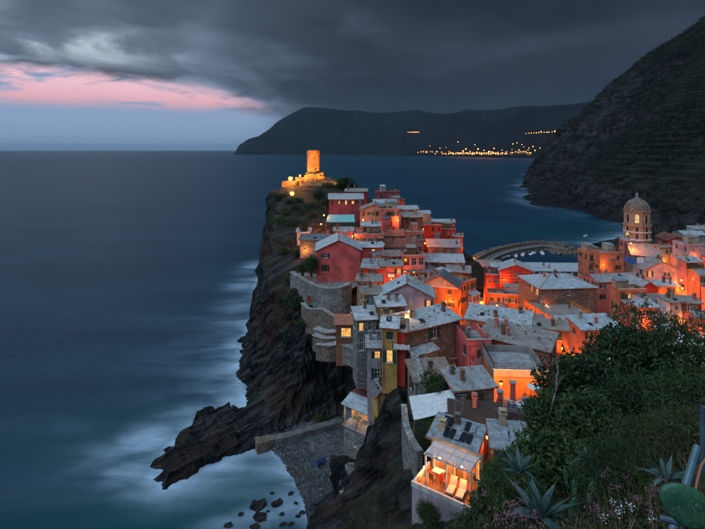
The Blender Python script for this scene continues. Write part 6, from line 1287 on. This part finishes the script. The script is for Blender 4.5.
def agave(px, py, Y, L, n, label, seed, tilt=0., az0=0., bias=None):
    rs = random.Random(seed); x, y, z = P(px, py, Y); t = thing('agave', label, 'agave', (x, y, z))
    for k in range(n):
        u = k/n; a = az0+k*2.39996+rs.uniform(-.15, .15); e = R(10+60*u**1.1)+rs.uniform(-.1, .1); Lk = L*rs.uniform(.82, 1.1)*(1-.22*u); wd = L*.105*rs.uniform(.85, 1.15); m = MB(); S_ = 12; p = Vector((0, 0, 0)); dr = Vector((math.cos(a)*math.cos(e), math.sin(a)*math.cos(e), math.sin(e))); curl = rs.uniform(-.035, .028)-.02*(1-u); rows_ = []
        if rs.random() < .18: curl -= .14
        for s in range(S_+1):
            v = s/S_; w = wd*(.62+.9*v-1.1*v*v if v < .55 else .78*(1-v)/.45*(.75+.25*(1-v)/.45)) if s < S_ else .002
            w = max(w, .0025); side = dr.cross(Vector((0, 0, 1)))
            side = side.normalized() if side.length > 1e-3 else Vector((1, 0, 0)); up = side.cross(dr).normalized(); thk = w*.28*(1-v*.6)+.003
            rows_.append([p-side*w+up*w*.38, p-side*w*.5+up*w*.05, p-up*w*.02, p+side*w*.5+up*w*.05, p+side*w+up*w*.38, p+side*w*.55-up*(thk+w*.1), p-up*(thk*1.5+w*.1), p-side*w*.55-up*(thk+w*.1)])
            p = p+dr*Lk/S_; dr = (dr+Vector((0, 0, curl))+Vector((rs.uniform(-.012, .012), rs.uniform(-.012, .012), 0))).normalized()
        i0 = len(m.v)
        for r_ in rows_: m.v += [tuple(q) for q in r_]
        for s in range(S_):
            for q in range(8): m.f.append((i0+s*8+q, i0+s*8+(q+1) % 8, i0+(s+1)*8+(q+1) % 8, i0+(s+1)*8+q))
        m.f.append(tuple(i0+q for q in range(7, -1, -1))); m.f.append(tuple(i0+S_*8+q for q in range(8))); lf_ = m.build('leaf', 'agave_leaf', t, True); tipd = dr.normalized(); MB().tube([p-tipd*.05, p+tipd*.035], .006*L/.7, 5, .0015).build('spine', 'shutter_brown', lf_)
agave(541, 517, 5.8, .60, 15, 'large blue green agave rosette in front of the slope shrubs', 3, az0=.4)
agave(519, 471, 7.4, .45, 12, 'second agave whose long leaves overhang the corrugated hut', 11, az0=1.1)
agave(666, 480, 7.6, .45, 12, 'small agave beside the blue pipe', 5, az0=.2)
agave(588, 462, 9.4, .45, 10, 'little upright agave behind the prickly pear stalks', 8, az0=2)
def pad_mesh(w, h, th, n=18):
    m = MB(); rings = 7
    for j in range(rings+1):
        ph = math.pi*j/rings
        for i in range(n):
            a = 2*math.pi*i/n; r_ = math.sin(ph)**.6; egg = 1-.16*math.sin(a); m.v.append((w/2*r_*math.cos(a)*egg, th/2*math.cos(ph), h/2*r_*math.sin(a)+h/2))
    for j in range(rings):
        for i in range(n): m.f.append((j*n+i, j*n+(i+1) % n, (j+1)*n+(i+1) % n, (j+1)*n+i))
    return m
def cactus(px, py, Y, pads, label):
    t = thing('prickly_pear', label, 'cactus', P(px, py, Y))
    for (dx, dy, dz, w, h, rx, ry, rz) in pads: 
        pd = pad_mesh(w, h, .045).build('pad', 'cactus_pad', t, True, loc=(dx, dy, dz), rot=(rx, ry, rz)); sp_ = MB(); rr = random.Random(w*97)
        for _ in range(46):
            a, q = rr.uniform(0, 6.28), math.sqrt(rr.random())*.92; c = Vector((w/2*q*math.cos(a), -.0225*(1-q*q)**.5-.001, h/2*q*math.sin(a)+h/2))
            for _ in range(3): sp_.tube([c, c+Vector((rr.uniform(-.6, .6), -1, rr.uniform(-.6, .6))).normalized()*.018], .0008, 3, .0003)
        sp_.build('spines', 'dry_wood', pd, kind='stuff')
cactus(704, 529, 2.75, [(.04, 0, .045, .225, .32, -.25, R(-58), .15), (.16, .05, -.25, .24, .36, .1, R(20), .3), (.22, .02, .05, .22, .30, .1, R(30), -.3)], 'large prickly pear pad before the blue pipe')
cactus(574, 512, 8.0, [(0, 0, 0, .17, .27, .05, .02, .2), (.02, .03, .24, .09, .28, -.1, .05, .5), (.33, .1, .25, .16, .22, .1, .2, .4), (-.02, .05, -.26, .18, .3, 0, 0, 1.0), (-.12, .02, .42, .07, .36, 0, -.12, .4), (.3, .1, -.02, .13, .28, 0, -.1, .9)], 'prickly pear with upright green pads mid slope')
def hit(px, py, y0=2.5, y1=40):
    Ys = np.arange(y0, y1, .05); q = np.c_[(px-CX)*Ys/F, Ys]; g = ground(q); r_ = CZ-(py-HY)*Ys/F; i = np.argmax(g > r_); return Ys[i] if (g > r_).any() else 8.0
def stump(px, py, Y, h, r, label, lean=.1, cut=True):
    t = thing('dry_stalk', label, 'stalk', P(px, py, Y)); gx_, gy_, gz_ = P(px, py, Y); drop = gz_-G(gx_, gy_)+.1; MB().tube([(-lean*.3, 0, -drop), (lean*.4, 0, h*.5), (lean, 0, h)], r, 9, r*.72).build('stem', 'terracotta' if not cut else 'bark', t); MB().lathe((lean, 0, h-.01), [(r*.72, 0), (r*.6, .03), (.01, .035)], 9).build('cut_face', 'dry_wood', t)
stump(577, 486, hit(577, 486), .55, .035, 'rust brown broken stalk rising beside the prickly pear', -.10, False); stump(603, 484, hit(603, 484), .14, .10, 'cut stump with pale ragged end on the slope', .06)
def bare_branches(px, py, Y, H, label, seed):
    rs = random.Random(seed); t = thing('dead_branch', label, 'branch', P(px, py, Y)); m = MB()
    def grow(p, d, L, r, k):
        q = p+d*L; mid = p.lerp(q, .5)+Vector((rs.uniform(-1, 1), rs.uniform(-1, 1), 0))*L*.07; m.tube([p, mid, q], r, 5, r*.6)
        if k:
            for _ in range(3): grow(p.lerp(q, rs.uniform(.5, 1)), (d+Vector((rs.uniform(-.7, .7), rs.uniform(-.7, .7), rs.uniform(-.1, .5)))).normalized(), L*rs.uniform(.45, .7), r*.55, k-1)
    m.tube([(-.9, .3, -3.4), (-.3, .1, -1.2), (0, 0, 0)], H*.028, 6, H*.018); grow(Vector((0, 0, 0)), Vector((.25, 0, 1)).normalized(), H*.55, H*.018, 3); m.build('branches', 'dry_wood', t)
bare_branches(550, 414, 20.5, 2.3, 'bare grey branch beside the patio', 4)
def pipe_rail():
    t = thing('pipe_railing', 'weathered blue grey pipe railing with leaning post', 'railing', P(685, 529, 3.4)); o = Vector(P(685, 529, 3.4)); a, b = Vector(P(671, 536, 3.3))-o, Vector(P(697.5, 447, 3.75))-o
    MB().tube([a, a.lerp(b, .5), b], .028, 10, .030).build('leaning_post', 'metal_blue', t); c, d = Vector(P(661, 518, 3.1))-o, Vector(P(712, 529.5, 2.9))-o; MB().tube([c, c.lerp(d, .5), d], .021, 10).build('rail', 'metal_blue', t); MB().box(tuple(Vector(P(705, 440, 3.9))-o), (.05, .05, .55)).build('upright_post', 'metal_blue', t)
    v = thing('dry_vine', 'thin reddish vine stem curling past the blue pipe', 'vine', P(694, 500, 3.2)); o = Vector(P(694, 500, 3.2)); MB().tube([Vector(P(*q))-o for q in ((690, 530, 3.15), (694, 505, 3.2), (697, 482, 3.3), (701, 466, 3.35), (708, 455, 3.4))], .010, 6, .007).build('stem', 'terracotta', v)
pipe_rail()

# ------------------------------------------------------------------ evening haze
HAZE = True
if HAZE:
    hm = bpy.data.materials.new('haze_air'); hm.use_nodes = True; ht = hm.node_tree; ht.nodes.clear(); ho = ht.nodes.new('ShaderNodeOutputMaterial'); pv = ht.nodes.new('ShaderNodeVolumePrincipled')
    pv.inputs['Color'].default_value = (.50, .74, 1.0, 1); pv.inputs['Density'].default_value = .000020; pv.inputs['Anisotropy'].default_value = .1; ht.links.new(pv.outputs[0], ho.inputs['Volume']); MATS['haze_air'] = hm
    m = MB(); m.box((0, 0, 310), (130000, 130000, 640)); m.build('haze', 'haze_air', kind='stuff')
